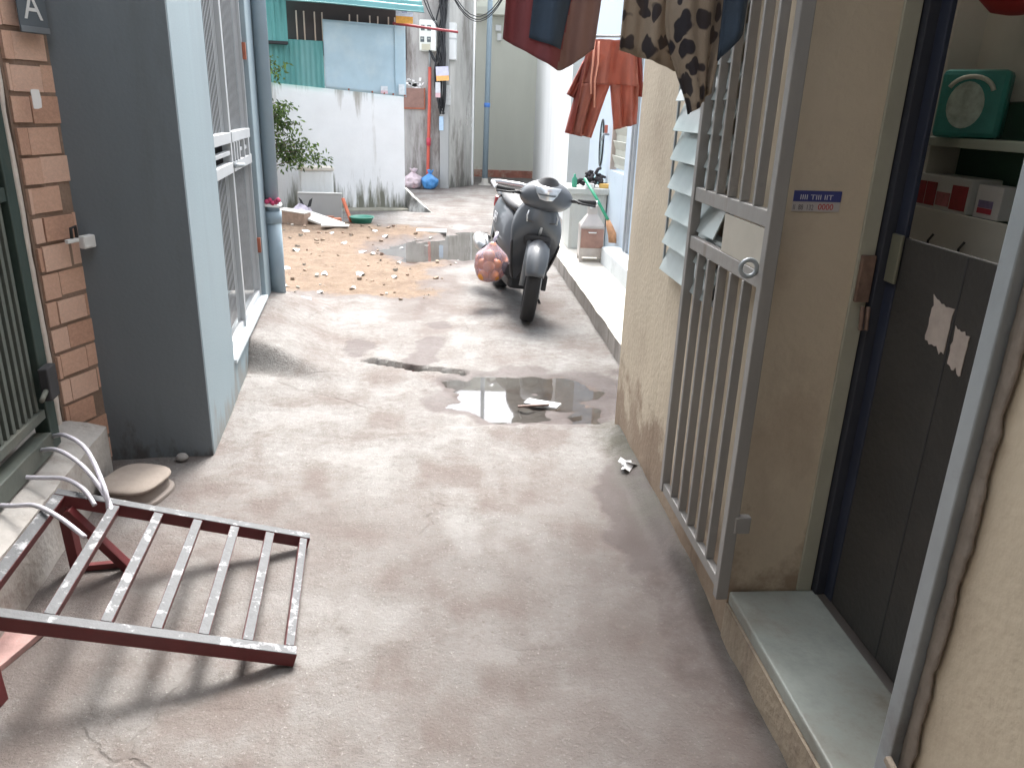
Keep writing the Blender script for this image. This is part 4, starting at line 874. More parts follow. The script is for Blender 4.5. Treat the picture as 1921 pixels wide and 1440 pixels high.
def note(label, x, z, w, h, cols, rz=0, ry=0, y=15.24):
    t = thing('wall_notice', label, 'notice', (x, y, z), rot=(0, ry, rz)); z_ = 0
    for nm, fr_, c in cols: MB().box(-w / 2, w / 2, -.006, 0, z_, z_ + h * fr_).build(nm, mat('notice_' + nm, c, .75, vary=.2, scale=18), t); z_ += h * fr_
note('orange and lilac notice tied over the black cables', -1.46, 1.93, .23, .24, (('orange_band', .36, (.85, .45, .16)), ('lilac_band', .64, (.58, .58, .76))), 0, rad(-4), 15.12)
note('narrow pinkish notice hanging left under the lilac notice', -1.55, 1.64, .09, .26, (('pink_band', .3, (.66, .45, .48)), ('white_band', .7, (.62, .64, .68))), 0, 0, 15.13)
note('pale blue tag stuck low on the cement pier', -1.50, 1.06, .08, .25, (('tag', 1, (.45, .62, .82)),), 0, 0, 15.262)
note('grey white strip under the lilac notice beside the cables', -1.38, 1.52, .11, .34, (('strip', 1, (.58, .60, .60)),), 0, 0, 15.262)
rs = thing('rusty_panel', 'rusty metal sheet fixed to the dark cement wall', 'panel', (-1.98, 15.3, 1.43)); MB().box(-.24, .17, -.02, -.001, 0, .36).build('sheet', mat('brown_rust_sheet', (.26, .155, .13), .85, vary=.25, scale=8, bump=.2), rs, .004)
MB().box(-.25, .18, -.035, -.021, -.01, .02).build('rim', M['rust'], rs, .003); MB().box(.155, .18, -.034, -.0205, .021, .37).build('rim', M['rust'], rs, .003)
sc_ = MB()
for k in range(14):
    a = random.uniform(-.16, .14); z = random.uniform(.36, .52); w = random.uniform(.015, .05); sc_.obox((a, -.012, z), (w, 0, random.uniform(-.01, .01)), (0, .004, 0), (random.uniform(-.01, .01), 0, random.uniform(.01, .035)))
sc_.build('paper_scraps', M['paper'], rs)
sc2 = MB()
for k in range(9): sc2.obox((random.uniform(-.13, .13), 0, random.uniform(-.1, .14)), (random.uniform(.015, .03), .02, 0), (0, .004, 0), (0, 0, random.uniform(.02, .06)))
tag(sc2.build('torn_posters', M['paper'], loc=(-1.02, 15.93, 1.2), rot=(0, 0, rad(58))), 'remains of torn white posters on the pale cement wall', 'paper')

# ================================================================== rubbish bags by the cement wall
def sack(name, label, loc, rx, rz_, cols, seed, ears=True):
    t = thing(name, label, 'bag', loc); mb = MB(); n = 26; rings = []
    for j in range(13):
        v = j / 12; rr = (math.sin(math.pi * min(.98, .10 + v * .80)) ** .6) * (1 - .62 * smooth(.62, 1, v)); z = rz_ * v
        rings.append([(rx * rr * math.cos(2 * math.pi * k / n) * (1 + .5 * fbm(1.6 * math.cos(2 * math.pi * k / n) * 2, math.sin(2 * math.pi * k / n) * 2 + v * 3, seed)), rx * .8 * rr * math.sin(2 * math.pi * k / n) * (1 + .5 * fbm(1.6 * math.cos(2 * math.pi * k / n) * 2 + 5, math.sin(2 * math.pi * k / n) * 2 + v * 3, seed)), z) for k in range(n)])
    mb.loft(rings); o = mb.build('sack', cols, t, sub=1)
    ruf = MB()
    ruf.grid(28, 4, lambda u, v: ((.10 + .22 * v) * rx * (1 + .35 * math.sin(u * 31 + seed)) * math.cos(2 * math.pi * u) + .1 * rx, (.10 + .22 * v) * rx * (1 + .35 * math.cos(u * 25)) * math.sin(2 * math.pi * u), rz_ * (.93 + .24 * v + .08 * v * math.sin(u * 19 + seed)))); ruf.build('tied_top', cols, t, solid=.002)
    return t
sack('rubbish_bag', 'pale pink and white rubbish bag against the dark cement wall', (-2.02, 15.05, 0), .19, .30, mat('pinkish_bag', (.62, .52, .56), .35, vary=.2, scale=8, grime=(.55, .12, .14), gscale=5, gcut=(.58, .68)), 3)
bl_ = MB().add([(-.07, 0, .0), (.06, 0, .01), (.08, 0, .07), (.0, -.005, .12), (-.09, 0, .09)], [(0, 1, 2, 3, 4)]); 
tag(sack('rubbish_bag', 'bright blue rubbish bag under the red conduit', (-1.70, 15.02, 0), .16, .29, mat('blue_bag', (.08, .28, .62), .3, vary=.25, scale=9, bump=.3, bscale=14), 8))
# ================================================================== shrub
tree = thing('young_tree', 'thin leafy young tree in front of the white yard wall', 'tree', (-3.34, 10.75, 0))
tk = mat('grey_brown_bark', (.16, .12, .09), .9, vary=.25, scale=20, bump=.4); trunk = MB()
trunk.tube([(0, 0, -.03), (.01, 0, .25), (-.03, .02, .6), (-.05, .02, 1.0), (.02, .03, 1.5), (.06, .02, 2.0)], [.030, .026, .022, .018, .013, .006], 8)
trunk.tube([(-.02, 0, -.03), (-.09, .02, .3), (-.16, .03, .75), (-.12, .05, 1.3), (-.05, .05, 1.8)], [.022, .019, .016, .012, .006], 8)
tips = []
for k in range(34):
    z = random.uniform(.62, 1.95); a = random.uniform(0, 2 * math.pi); L_ = random.uniform(.22, .55) * (1.15 - .28 * (z - .6)); 
    if k % 3 == 0: a = random.uniform(-.5, .5)
    b0 = Vector((-.05, .02, z)); b1 = b0 + Vector((math.cos(a) * L_, math.sin(a) * L_ * .6, random.uniform(-.02, .22))); b2 = (b0 + b1) / 2 + Vector((0, 0, .04))
    trunk.tube([b0, b2, b1], [.008, .005, .002], 5); tips += [(b0, b1)] * 2
for k in range(6):
    z = random.uniform(.75, 1.0); b0 = Vector((0, 0, z)); b1 = b0 + Vector((random.uniform(.45, .72), random.uniform(-.1, .1), random.uniform(-.08, .12))); trunk.tube([b0, (b0 + b1) / 2 + Vector((0, 0, .05)), b1], [.008, .005, .002], 5); tips += [(b0, b1)] * 3
trunk.build('trunk', tk, tree)
cr_ = MB()
for (b0, b1) in tips:
    for j in range(19):
        t = random.uniform(.25, 1.12); p = b0.lerp(b1, t) + Vector((random.gauss(0, .045), random.gauss(0, .045), random.gauss(0, .045)))
        d = Vector((random.gauss(.2, .7), random.gauss(0, .7), random.gauss(-.55, .45))).normalized(); n_ = d.cross(Vector((random.gauss(0, 1), random.gauss(0, 1), random.gauss(0, 1)))).normalized()
        ln, w = random.uniform(.045, .085), random.uniform(.011, .019); up_ = d.cross(n_) * .010
        cr_.add([p, p + d * ln * .45 + n_ * w, p + d * ln, p + d * ln * .45 - n_ * w, p + d * ln * .5 - up_], [(0, 1, 4), (1, 2, 4), (2, 3, 4), (3, 0, 4)], random.choice((0, 0, 1, 2)))
def leafm(nm, c):
    m = mat(nm, c, .55, vary=.2, scale=15); N, Lk, b_ = nodes_of(m); b_.inputs['Subsurface Weight'].default_value = 0
    tr = N.new('ShaderNodeBsdfTranslucent'); tr.inputs[0].default_value = (c[0] * 1.6, c[1] * 1.7, c[2], 1); mx = N.new('ShaderNodeMixShader'); mx.inputs[0].default_value = .35
    o_ = [n for n in N if n.type == 'OUTPUT_MATERIAL'][0]; Lk(b_.outputs[0], mx.inputs[1]); Lk(tr.outputs[0], mx.inputs[2]); Lk(mx.outputs[0], o_.inputs['Surface']); return m
cr_.build('crown', [leafm('leaf_mid', (.085, .135, .045)), leafm('leaf_dark', (.045, .08, .03)), leafm('leaf_fresh', (.16, .24, .06))], tree)

# ================================================================== yard clutter
tub = thing('foam_box', 'white foam planter box standing against the white yard wall', 'box', (-2.84, 11.05, 0), wrot)
MB().box(-.22, .22, -.16, .16, 0, .60).build('tub', mat('weathered_white_foam', (.74, .76, .76), .8, vary=.08, grime=(.50, .48, .42), gcut=(.58, .8), streak=True), tub, .02); MB().box(-.235, .235, -.175, .175, .601, .65).build('lid', mat('stained_lid', (.68, .64, .58), .8, vary=.12), tub, .012)
slab = thing('grey_slab', 'grey cement slab propped upright in the yard', 'slab', (-2.67, 10.55, 0), rad(6)); MB().obox((0, 0, .165), (.29, 0, 0), (0, .035, 0), (0, .03, .172)).build('panel', mat('grey_slab_face', (.34, .335, .32), .85, vary=.08, scale=4, bump=.15), slab, .006)
MB().obox((.0, .028, .342), (.292, 0, 0), (0, .038, 0), (0, 0, .006)).build('pale_edge', mat('slab_edge', (.66, .66, .63), .85), slab, .002)
chunk = thing('wall_chunk', 'broken block of brick wall lying in the yard', 'rubble', (-2.86, 9.95, 0), rad(-12)); MB().obox((0, 0, .085), (.185, 0, -.014), (0, .10, 0), (.006, 0, .085)).build('block', mat('brown_rubble', (.36, .26, .20), .95, vary=.3, scale=14, bump=.7, bscale=30), chunk, .014)
MB().obox((.006, 0, .178), (.186, 0, -.014), (0, .104, 0), (0, 0, .008)).build('plaster_face', mat('broken_plaster', (.70, .66, .60), .9, vary=.12, bump=.3), chunk, .004)
def slabby(name, label, cat, loc, rz, half, col, tilt=(0, 0), b_=.008, **kw):
    o = MB().obox((0, 0, half[2]), (half[0], 0, 0), (0, half[1], 0), (0, 0, half[2])).build(name, mat(name + '_face', col, .88, vary=.15, bump=.3, **kw), None, b_, loc=loc, rot=(tilt[0], tilt[1], rz)); return tag(o, label, cat)
slabby('white_board', 'white broken board sloping down beside the rubble block', 'board', (-2.50, 9.98, .045), rad(-14), (.26, .10, .018), (.76, .76, .73), (rad(18), rad(14)))
slabby('grey_board', 'thin grey board lying behind the rubble block', 'board', (-3.02, 10.25, .10), rad(5), (.20, .09, .014), (.46, .48, .50))
slabby('red_plank', 'short red painted plank leaning by the green basin', 'plank', (-2.20, 10.28, .01), rad(60), (.025, .012, .165), (.58, .17, .10), (rad(-24), rad(0)))
slabby('brick_piece', 'broken orange brick by the red plank', 'brick', (-2.36, 10.16, .0), rad(20), (.055, .045, .038), (.52, .20, .12))
slabby('brick_piece', 'dark brown brick fragment beside the orange brick', 'brick', (-2.47, 10.22, .0), rad(50), (.05, .04, .045), (.32, .15, .10))
slabby('orange_lump', 'small orange lump behind the pale rag heap', 'rubbish', (-2.98, 10.55, .05), rad(10), (.04, .03, .032), (.78, .36, .08))
slabby('white_sheet_piece', 'flat white plasterboard piece lying on the earth', 'board', (-2.28, 9.70, .035), rad(8), (.17, .055, .012), (.78, .77, .74))
slabby('cement_offcut', 'pale flat cement offcut at the edge of the far puddle', 'slab', (-1.08, 9.75, .0), rad(4), (.19, .10, .014), (.68, .67, .62))
gb_ = thing('green_basin', 'shallow green plastic basin on the yard ground', 'basin', (-2.06, 10.28, .0)); MB().lathe([(.10, .0), (.125, .012), (.150, .075), (.165, .085), (.160, .092), (.142, .082), (.115, .02), (.02, .016)], 28, cap=True).build('bowl', mat('green_plastic', (.05, .24, .18), .4, vary=.12), gb_)
rag = thing('rag_heap', 'pale lilac rag heap with two black flaps', 'rags', (-2.80, 10.10, .13)); hp = MB()
def fh(u, v):
    a = u * 2 * math.pi; r_ = .15 * (1 - v) ** .7; k = 1 + .3 * fbm(math.cos(a) * 2, math.sin(a) * 2, 130 + v); return (r_ * math.cos(a) * k, r_ * .7 * math.sin(a) * k, .12 * v ** .8 + .02 * fbm(u * 6, v * 5, 131))
hp.grid(26, 9, fh); hp.build('heap', mat('lilac_rag', (.50, .46, .54), .95, vary=.3, scale=14), rag)
for sx in (-1, 1): MB().add([(.06 + sx * .015, 0, .08), (.06 + sx * .06, .01, .09), (.06 + sx * .09, .0, .20), (.06 + sx * .05, -.01, .17)], [(0, 1, 2, 3)]).build('black_flap', M['black_cable'], rag, solid=.006)
# scattered scraps on the earth: larger ones one by one, crumbs as one mass
scr = MB().add([(.05 * math.cos(a) * (1 + .3 * math.sin(3 * a)), .04 * math.sin(a), .012 * math.sin(2 * a + 1)) for a in [i * math.pi / 5 for i in range(10)]] + [(0, 0, .018)], [(i, (i + 1) % 10, 10) for i in range(10)]).mesh('paper_scrap'); scr.materials.append(M['paper'])
spots = [(-1.62, 8.05, 1.2), (-1.50, 7.98, .8), (-1.17, 7.62, .7), (-1.42, 6.95, 1.3), (-1.75, 6.95, 1.2), (-2.15, 7.1, 1.1), (-1.3, 8.7, .9), (-1.55, 9.1, 1.1), (-1.05, 8.95, .7), (-1.93, 8.6, 1.0), (-2.2, 9.2, .8), (-1.95, 6.4, .9), (-1.62, 6.25, .8), (-2.3, 8.0, 1.1), (-1.38, 6.42, .9), (-1.1, 6.9, .8), (-2.55, 9.35, 1.3), (-1.75, 9.5, .9), (-.62, 8.1, .7), (-.30, 8.05, .6)]
for i, (x, y, s_) in enumerate(spots):
    o = bpy.data.objects.new('paper_scrap', scr); C.objects.link(o); o.location = (x, y, ground_fn(x, y)[0] + .008); o.rotation_euler = (random.uniform(-.2, .2), random.uniform(-.2, .2), random.uniform(0, 6)); o.scale = (s_ * .75, s_ * .75, s_); tag(o, 'crumpled white scrap scattered on the bare earth of the yard', 'litter', 'white scraps on the yard earth')
crumb = MB()
for k in range(280):
    x, y = random.uniform(-3.4, -.6), random.uniform(6.0, 10.2); h, d_, w_, _ = ground_fn(x, y)
    if d_ < .45: continue
    r_ = random.choice((.004, .005, .007, .009, .014, .022)); a = random.uniform(0, 6); ca, sa = math.cos(a), math.sin(a)
    crumb.obox((x, y, h + r_ * .4), (r_ * ca, r_ * sa, r_ * .2), (-r_ * .7 * sa, r_ * .7 * ca, 0), (0, r_ * .1, r_ * .5), random.choice((0, 0, 0, 1, 1, 2)))
tag(crumb.build('rubble_crumbs', [mat('earth_clod', (.25, .185, .135), .95, vary=.3), mat('pale_stone_crumb', (.34, .31, .27), .95, vary=.2), mat('brick_crumb', (.28, .19, .14), .95)]), 'small stones and crumbs strewn over the yard earth', 'rubble', kind='stuff')
bt = thing('crushed_bottle', 'crushed clear plastic bottle lying near the ramp of the grille gate', 'bottle', (-1.68, 5.80, .05), rad(80)); MB().lathe([(.001, -.11), (.03, -.105), (.033, -.02), (.026, .0), (.032, .05), (.014, .10), (.014, .115), (.001, .116)], 14, 'Y').build('shell', mat('cloudy_plastic', (.62, .62, .64), .25, vary=.2, scale=30), bt)
lit = MB()
for k in range(7): a = random.uniform(0, 6); lit.obox((random.gauss(0, .03), random.gauss(0, .015), .012 + .004 * k), (.025 * math.cos(a), .025 * math.sin(a), random.uniform(-.008, .008)), (-.012 * math.sin(a), .012 * math.cos(a), .006), (0, 0, .0012))
tag(lit.build('tissue', M['paper'], loc=(.52, 3.05, .03)), 'crumpled white tissue on the damp patch below the cream wall', 'litter')
pb = MB().lathe([(.002, -.012), (.022, -.008), (.028, .004), (.018, .018), (.002, .022)], 9).build('pebble', mat('grey_pebble', (.30, .29, .28), .9, bump=.3), None, loc=(-1.43, 3.04, .015)); tag(pb, 'grey pebble at the foot of the pale blue house front', 'stone')
stx = thing('floating_board', 'white edged board half sunk in the near puddle', 'board', (.17, 3.92, -.012), rad(-28)); MB().obox((0, 0, .0), (.10, 0, .006), (0, .035, .002), (0, 0, .006)).build('board', mat('wet_board', (.52, .53, .54), .5, vary=.2), stx, .003)
MB().beam((-.09, -.12, .004), (.05, -.02, .012), .014, .01).build('stick', mat('wet_stick', (.16, .10, .08), .6), stx, .002)

# ================================================================== things on the walkway
ctr = thing('wash_stand', 'whitewashed cement wash stand behind the tin burner', 'stand', R(.62, 8.35, .128), AR)
cm = mat('grimy_whitewash', (.56, .58, .56), .85, vary=.12, scale=5, bump=.25, grime=(.36, .35, .31), gscale=3, gcut=(.52, .75), streak=True)
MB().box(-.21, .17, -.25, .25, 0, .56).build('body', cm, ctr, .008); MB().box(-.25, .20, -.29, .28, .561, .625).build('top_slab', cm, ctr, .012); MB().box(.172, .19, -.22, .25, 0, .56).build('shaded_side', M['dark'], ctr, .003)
bn = thing('tin_burner', 'sheet metal paper burner with a hopper top on the walkway', 'burner', R(.535, 7.48, .128), AR - rad(4))
tinm = mat('dull_tin', (.50, .47, .45), .5, metal=.35, vary=.15, scale=8, grime=(.36, .30, .26), gcut=(.5, .8)); rust_t = mat('scorched_tin', (.33, .20, .165), .6, metal=.2, vary=.25, scale=9)
MB().box(-.115, .115, -.115, .115, .05, .325).build('firebox', tinm, bn, .004)
MB().box(-.108, .108, -.119, -.1155, .135, .318).build('scorched_door', rust_t, bn, .002); MB().tube([(-.035, -.121, .285), (-.035, -.138, .285), (.035, -.138, .285), (.035, -.121, .285)], .006, 8).build('door_handle', M['white_plastic'], bn)
def rect(w, d, z): return [(-w, -d, z), (w, -d, z), (w, d, z), (-w, d, z)]
MB().loft([rect(.117, .117, .326), rect(.112, .112, .345), rect(.045, .045, .445), rect(.045, .045, .53)], smooth=False).build('hopper', tinm, bn, .003)
for (x, y) in ((-.10, -.10), (.10, -.10), (-.10, .10), (.10, .10)): MB().box(x - .014, x + .014, y - .014, y + .014, 0, .049).build('leg', tinm, bn, .002)
MB().box(-.034, -.01, -.062, -.046, .50, .575).build('tap', M['white_plastic'], bn, .004)
brm = thing('broom', 'green handled broom with orange bristles leaning on the wash stand', 'broom', (0, 0, 0))
h0, h1 = Vector(R(.52, 7.95, .86)), Vector(R(.72, 7.62, .50))
MB().tube([h0, h0.lerp(h1, .5) + Vector((0, 0, .01)), h1], .015, 10).build('handle', mat('green_plastic_handle', (.04, .36, .20), .4), brm)
b1_ = h1 + (h1 - h0).normalized() * .05; bris = MB(); bris.loft([[tuple(c_ + Vector((w * math.cos(a), .5 * w * math.sin(a), 0))) for a in [i * math.pi / 8 for i in range(16)]] for c_, w in ((h1, .018), (h1 + Vector((.015, -.02, -.05)), .034), (h1 + Vector((.05, -.045, -.14)), .045), (h1 + Vector((.065, -.06, -.21)), .052))]); bris.build('bristles', mat('orange_straw', (.66, .36, .20), .9, vary=.2, scale=40, bump=.4, bscale=120), brm)
rg = thing('black_mop_heap', 'heap of dark mop cloths on top of the wash stand', 'rags', R(.66, 8.25, .755), AR)
hp2 = MB()
for k in range(46):
    a = random.uniform(0, 6.28); r_ = random.uniform(0, .15); p = Vector((r_ * math.cos(a), r_ * .6 * math.sin(a), .02 + .14 * random.random() * (1 - r_ / .2)))
    q = p + Vector((random.gauss(0, .05), random.gauss(0, .04), random.gauss(0, .03))); hp2.tube([p, (p + q) / 2 + Vector((0, 0, .02)), q], random.uniform(.010, .022), 6)
hp2.build('cloths', mat('charcoal_cloth', (.05, .045, .05), .95, vary=.4, scale=30), rg)
slabby('soap_block', 'white block on the front of the wash stand', 'block', R(.60, 8.10, .754), AR, (.045, .03, .024), (.76, .76, .76))
slabby('orange_sponge', 'orange sponge on the right of the wash stand', 'sponge', R(.76, 8.14, .754), AR, (.05, .03, .022), (.80, .50, .16))
gbt = thing('green_bottle', 'small green bottle at the left end of the wash stand', 'bottle', R(.455, 8.18, .754), AR); MB().lathe([(.026, 0), (.028, .02), (.028, .085), (.012, .105), (.012, .13)], 12).build('shell', mat('green_bottle_plastic', (.06, .34, .22), .4), gbt)
oval = thing('oval_mirror', 'pale oval mirror with a dark rim on the blue wall', 'mirror', R(.79, 8.62, 1.18), AR); MB().lathe([(.001, 0), (.10, 0), (.10, .006), (.001, .006)], 24, 'X', cap=False).build('pane', mat('mirror_pane', (.55, .68, .72), .1, metal=.4), oval); mr_ = MB().lathe([(.105 + .008 * math.cos(a), .008 * math.sin(a)) for a in [i * math.pi / 3 for i in range(6)]], 24, 'X', closed=True).build('rim', M['black_cable'], oval); oval.scale = (1, .9, 2.2)
tp = thing('wall_tap', 'small chrome tap with a red handle on the blue wall', 'tap', R(.79, 8.22, 1.28), AR); MB().tube([(0, 0, 0), (-.06, 0, 0), (-.07, 0, -.06)], .011, 8).build('spout', M['frame_steel'], tp); MB().box(-.05, -.02, -.012, .012, .012, .09).build('handle', mat('tap_red', (.45, .12, .08), .5), tp, .004)
bk = thing('aqua_pail', 'pale aqua pail beyond the mop heap', 'pail', R(.90 - .16, 8.62, .66), AR); MB().lathe([(.055, 0), (.075, .16), (.08, .165), (.072, .16), (.05, .01)], 18).build('shell', mat('aqua_plastic', (.36, .62, .64), .4), bk)
tb = box('pail_shelf', M['step_white'], None, -.06, .10, -.1, .1, -.53, -.002); tb.location = R(.74, 8.62, .66); tb.rotation_euler = (0, 0, AR); tag(tb, 'narrow white block carrying the aqua pail', 'block')

# ================================================================== parked scooter (local: y forward, +x rider's right, z up)
scoot = thing('scooter', 'dark grey scooter parked on its side stand in the alley', 'scooter', (-.02, 6.20, -.004), rot=(0, rad(-7.5), rad(192)))
body_m = mat('charcoal_paint', (.080, .088, .100), .46, metal=.1, vary=.12, scale=5, coat=.35, grime=(.06, .062, .065), gscale=3, gcut=(.55, .85))
satin = mat('satin_black_plastic', (.022, .023, .026), .6, vary=.2, scale=10, grime=(.05, .048, .045), gcut=(.55, .85))
chrome = mat('brushed_alloy', (.56, .57, .58), .35, metal=.7, vary=.1)
lensm = mat('headlamp_lens', (.62, .65, .68), .12, metal=.5, vary=.2, scale=25, coat=.8)
seat_m = mat('black_vinyl', (.03, .03, .033), .55, vary=.15, bump=.15, bscale=140)
def ring_xy(w, yc, df, db, z, k=0., n=32, e=2.4, zf=0.):
    out = []
    for i in range(n):
        t = 2 * math.pi * i / n; c, s_ = math.cos(t), math.sin(t)
        x = w * math.copysign(abs(c) ** (2 / e), c); yy = math.copysign(abs(s_) ** (2 / e), s_)
        out.append((x, yc + (df if yy > 0 else db) * yy + k * (abs(x) / w) ** 2, z + zf * yy))
    return out
def wheel(name, par, y, r, w, loc_rot=None):
    root = bpy.data.objects.new(name, None); C.objects.link(root); root.parent = par; root.location = (0, y, r)
    if loc_rot: root.rotation_euler = loc_rot
    prof = [(r - .062, -w * .34), (r - .045, -w * .5), (r - .016, -w * .46), (r - .004, -w * .28), (r, 0), (r - .004, w * .28), (r - .016, w * .46), (r - .045, w * .5), (r - .062, w * .34)]
    MB().lathe(prof, 48, 'X', closed=True).build('tyre', M['black_rubber'], root)
    rim = MB(); rim.lathe([(r - .066, -w * .36), (r - .058, -w * .36), (r - .07, 0), (r - .058, w * .36), (r - .066, w * .36), (r - .085, 0)], 40, 'X', closed=True)
    for k in range(5):
        a = k * 2 * math.pi / 5; rim.obox((0, (r - .07) * .55 * math.cos(a), (r - .07) * .55 * math.sin(a)), (.012, 0, 0), (0, .5 * (r - .075) * math.cos(a), .5 * (r - .075) * math.sin(a)), (0, -.016 * math.sin(a), .016 * math.cos(a)))
    rim.lathe([(.04, -.04), (.045, 0), (.04, .04)], 20, 'X'); rim.build('rim', chrome if name == 'front_wheel' else satin, root)
    return root
# steered front end
front = bpy.data.objects.new('front_end', None); C.objects.link(front); front.parent = scoot; front.location = (0, .52, 0); front.rotation_euler = (0, 0, rad(-13))
def fpart(mb, name, m, par=None, **kw): o = mb.build(name, m, par or front, **kw); return o
fw = wheel('front_wheel', front, .08, .285, .105)
disc = MB().lathe([(.04, -.064), (.105, -.064), (.105, -.060), (.04, -.060)], 28, 'X', closed=True).build('brake_disc', chrome, fw)
fen = MB(); nf = 22
def ffn(u, v):
    a = rad(18 + 132 * v); rr = .318 - .006 * math.sin(v * 3.1); x = (u - .5) * 2; tip = .060 + .022 * math.sin(math.pi * min(1, v * 1.3 + .05))
    return (x * tip, .08 + math.cos(a) * (rr - .045 * x * x), .285 + math.sin(a) * (rr - .045 * x * x) + .010)
fen.grid(12, nf, ffn); fpart(fen, 'front_fender', body_m, solid=.006)
for sx in (-1, 1): fpart(MB().tube([(sx * .078, .09, .26), (sx * .074, .05, .46), (sx * .068, -.03, .58)], [.018, .018, .020], 12), 'fork_leg', mat('grey_fork', (.22, .23, .24), .4, metal=.6) if sx > 0 else satin)
fpart(MB().box(-.105, -.068, .03, .11, .25, .36), 'brake_caliper', satin, bevel=.008)
cow = MB(); cow.loft([ring_xy(.100, -.10, .065, .08, .80, 0, e=2.2), ring_xy(.165, -.09, .095, .09, .835, -.04), ring_xy(.205, -.09, .115, .10, .875, -.07), ring_xy(.205, -.095, .115, .10, .925, -.08), ring_xy(.165, -.105, .105, .09, .972, -.06), ring_xy(.115, -.12, .085, .075, 1.005, -.05), ring_xy(.055, -.14, .05, .05, 1.022, -.03)])
fpart(cow, 'headlight_cowl', body_m, sub=1)
ln_ = MB(); ln_.grid(18, 10, lambda u, v: ((u - .5) * 2 * (.062 + .036 * v), .044 - .048 * ((u - .5) * 2) ** 2 - .075 * max(0, v - .35) ** 2 - .006 * (1 - v), .895 + .088 * v - .010 * (1 - 2 * abs(u - .5)) * (1 - v)))
lens = fpart(ln_, 'headlight', lensm, solid=.008)
MB().grid(12, 2, lambda u, v: ((u - .5) * .13, .050 - .055 * ((u - .5) * 1.5) ** 2, .922 + .012 * v)).build('lamp_bar', mat('lamp_bar_dark', (.10, .11, .12), .3), lens, solid=.004)
visor = MB(); visor.grid(16, 8, lambda u, v: ((u - .5) * 2 * (.115 - .055 * v), -.02 - .035 * v - .06 * ((u - .5) * 2) ** 2, .985 + .065 * v - .02 * ((u - .5) * 2) ** 2)); fpart(visor, 'visor', satin, solid=.005)
bar_ = MB(); bar_.tube([(-.36, -.17, .915), (-.20, -.12, .905), (.20, -.12, .905), (.36, -.17, .915)], .013, 12); hb = fpart(bar_, 'handlebar', satin)
for sx in (-1, 1):
    MB().tube([(sx * .24, -.132, .908), (sx * .375, -.172, .915)], .019, 14).build('grip', M['black_rubber'], hb); MB().tube([(sx * .20, -.09, .915), (sx * .27, -.075, .90), (sx * .37, -.11, .895)], .008, 8).build('brake_lever', satin, hb)
    MB().lathe([(.02, -.008), (.022, 0), (.02, .008)], 12, 'X', (sx * .38, -.174, .915)).build('bar_end', chrome, hb)
# body
ap = MB(); ap.loft([ring_xy(.075, .20, .03, .05, .215, .02), ring_xy(.125, .215, .035, .05, .27, .05), ring_xy(.155, .245, .04, .06, .36, .085), ring_xy(.175, .295, .045, .06, .46, .10), ring_xy(.190, .365, .055, .07, .56, .055),
                    ring_xy(.200, .425, .075, .08, .64, -.03), ring_xy(.190, .445, .085, .09, .71, -.085), ring_xy(.165, .435, .080, .09, .78, -.09), ring_xy(.130, .415, .065, .08, .84, -.06), ring_xy(.08, .40, .045, .06, .865, -.03)])
apo = ap.build('front_apron', body_m, scoot, sub=1)
for sx in (-1, 1):
    MB().loft([[(sx * (.085 + .03 * math.cos(t)), .455 + .012 * math.sin(t) + dy, z + dz * math.cos(t)) for t in [i * math.pi / 6 for i in range(12)]] for dy, z, dz in ((.0, .71, .006), (.055, .73, .006))]).build('indicator', mat('smoked_lens', (.10, .09, .085), .2, coat=.6), apo)
MB().loft([[(w * math.cos(t), y_, z + .3 * w * math.sin(t)) for t in [i * math.pi / 6 for i in range(12)]] for w, y_, z in ((.006, .488, .625), (.012, .505, .65), (.008, .525, .69))]).build('nose_badge', chrome, apo)
MB().loft([ring_xy(.085, .40, .05, .05, .52, .01), ring_xy(.105, .46, .055, .05, .585, -.01), ring_xy(.115, .475, .050, .05, .635, -.03)]).build('recess_shade', M['dark'], apo, sub=1)  # dark piece added for the shade in the gap above the fender
for sx in (-1, 1):
    MB().tube([(sx * .105, .492, .80), (sx * .118, .502, .765), (sx * .112, .508, .72)], .006, 8).build('glint_strip', chrome, apo)  # bright strips added in place of glints on the body paint
    MB().loft([[(sx * (w + .012 * math.cos(t)), y_ + .018 * math.sin(t), z) for t in [i * math.pi / 4 for i in range(8)]] for w, y_, z in ((.10, .30, .24), (.148, .36, .36), (.172, .41, .48), (.186, .435, .575))]).build('wing_edge', satin, apo, sub=1)
MB().loft([ring_xy(.15, .14, .12, .12, .25, 0), ring_xy(.16, .13, .14, .14, .29, 0), ring_xy(.155, .13, .14, .15, .345, 0)]).build('footboard', satin, scoot, .004)
MB().box(-.12, .12, -.35, .25, .16, .26).build('belly_pan', satin, scoot, .03)
def sec(y, w, z0, z1, n=28, e=2.8): 
    out = []
    for i in range(n):
        t = 2 * math.pi * i / n; c, s_ = math.cos(t), math.sin(t); zc, hh = (z0 + z1) / 2, (z1 - z0) / 2
        sv_ = math.copysign(abs(s_) ** (2 / e), s_); out.append((w * math.copysign(abs(c) ** (2 / e), c) * (1 - .18 * max(0, sv_) - .10 * max(0, -sv_)), y, zc + hh * sv_))
    return out
rb = MB(); rb.loft([sec(.06, .07, .30, .52), sec(-.02, .125, .30, .66), sec(-.14, .165, .31, .735), sec(-.30, .185, .36, .765), sec(-.48, .182, .44, .785), sec(-.66, .15, .55, .805), sec(-.80, .09, .64, .80), sec(-.86, .04, .68, .77)])
rbo = rb.build('rear_body', body_m, scoot, sub=1)
st = MB(); st.loft([sec(.02, .06, .70, .76), sec(-.06, .12, .71, .80), sec(-.24, .145, .735, .825), sec(-.42, .15, .75, .845), sec(-.60, .125, .765, .855), sec(-.72, .07, .78, .84)]); st.build('seat', seat_m, scoot, sub=1)
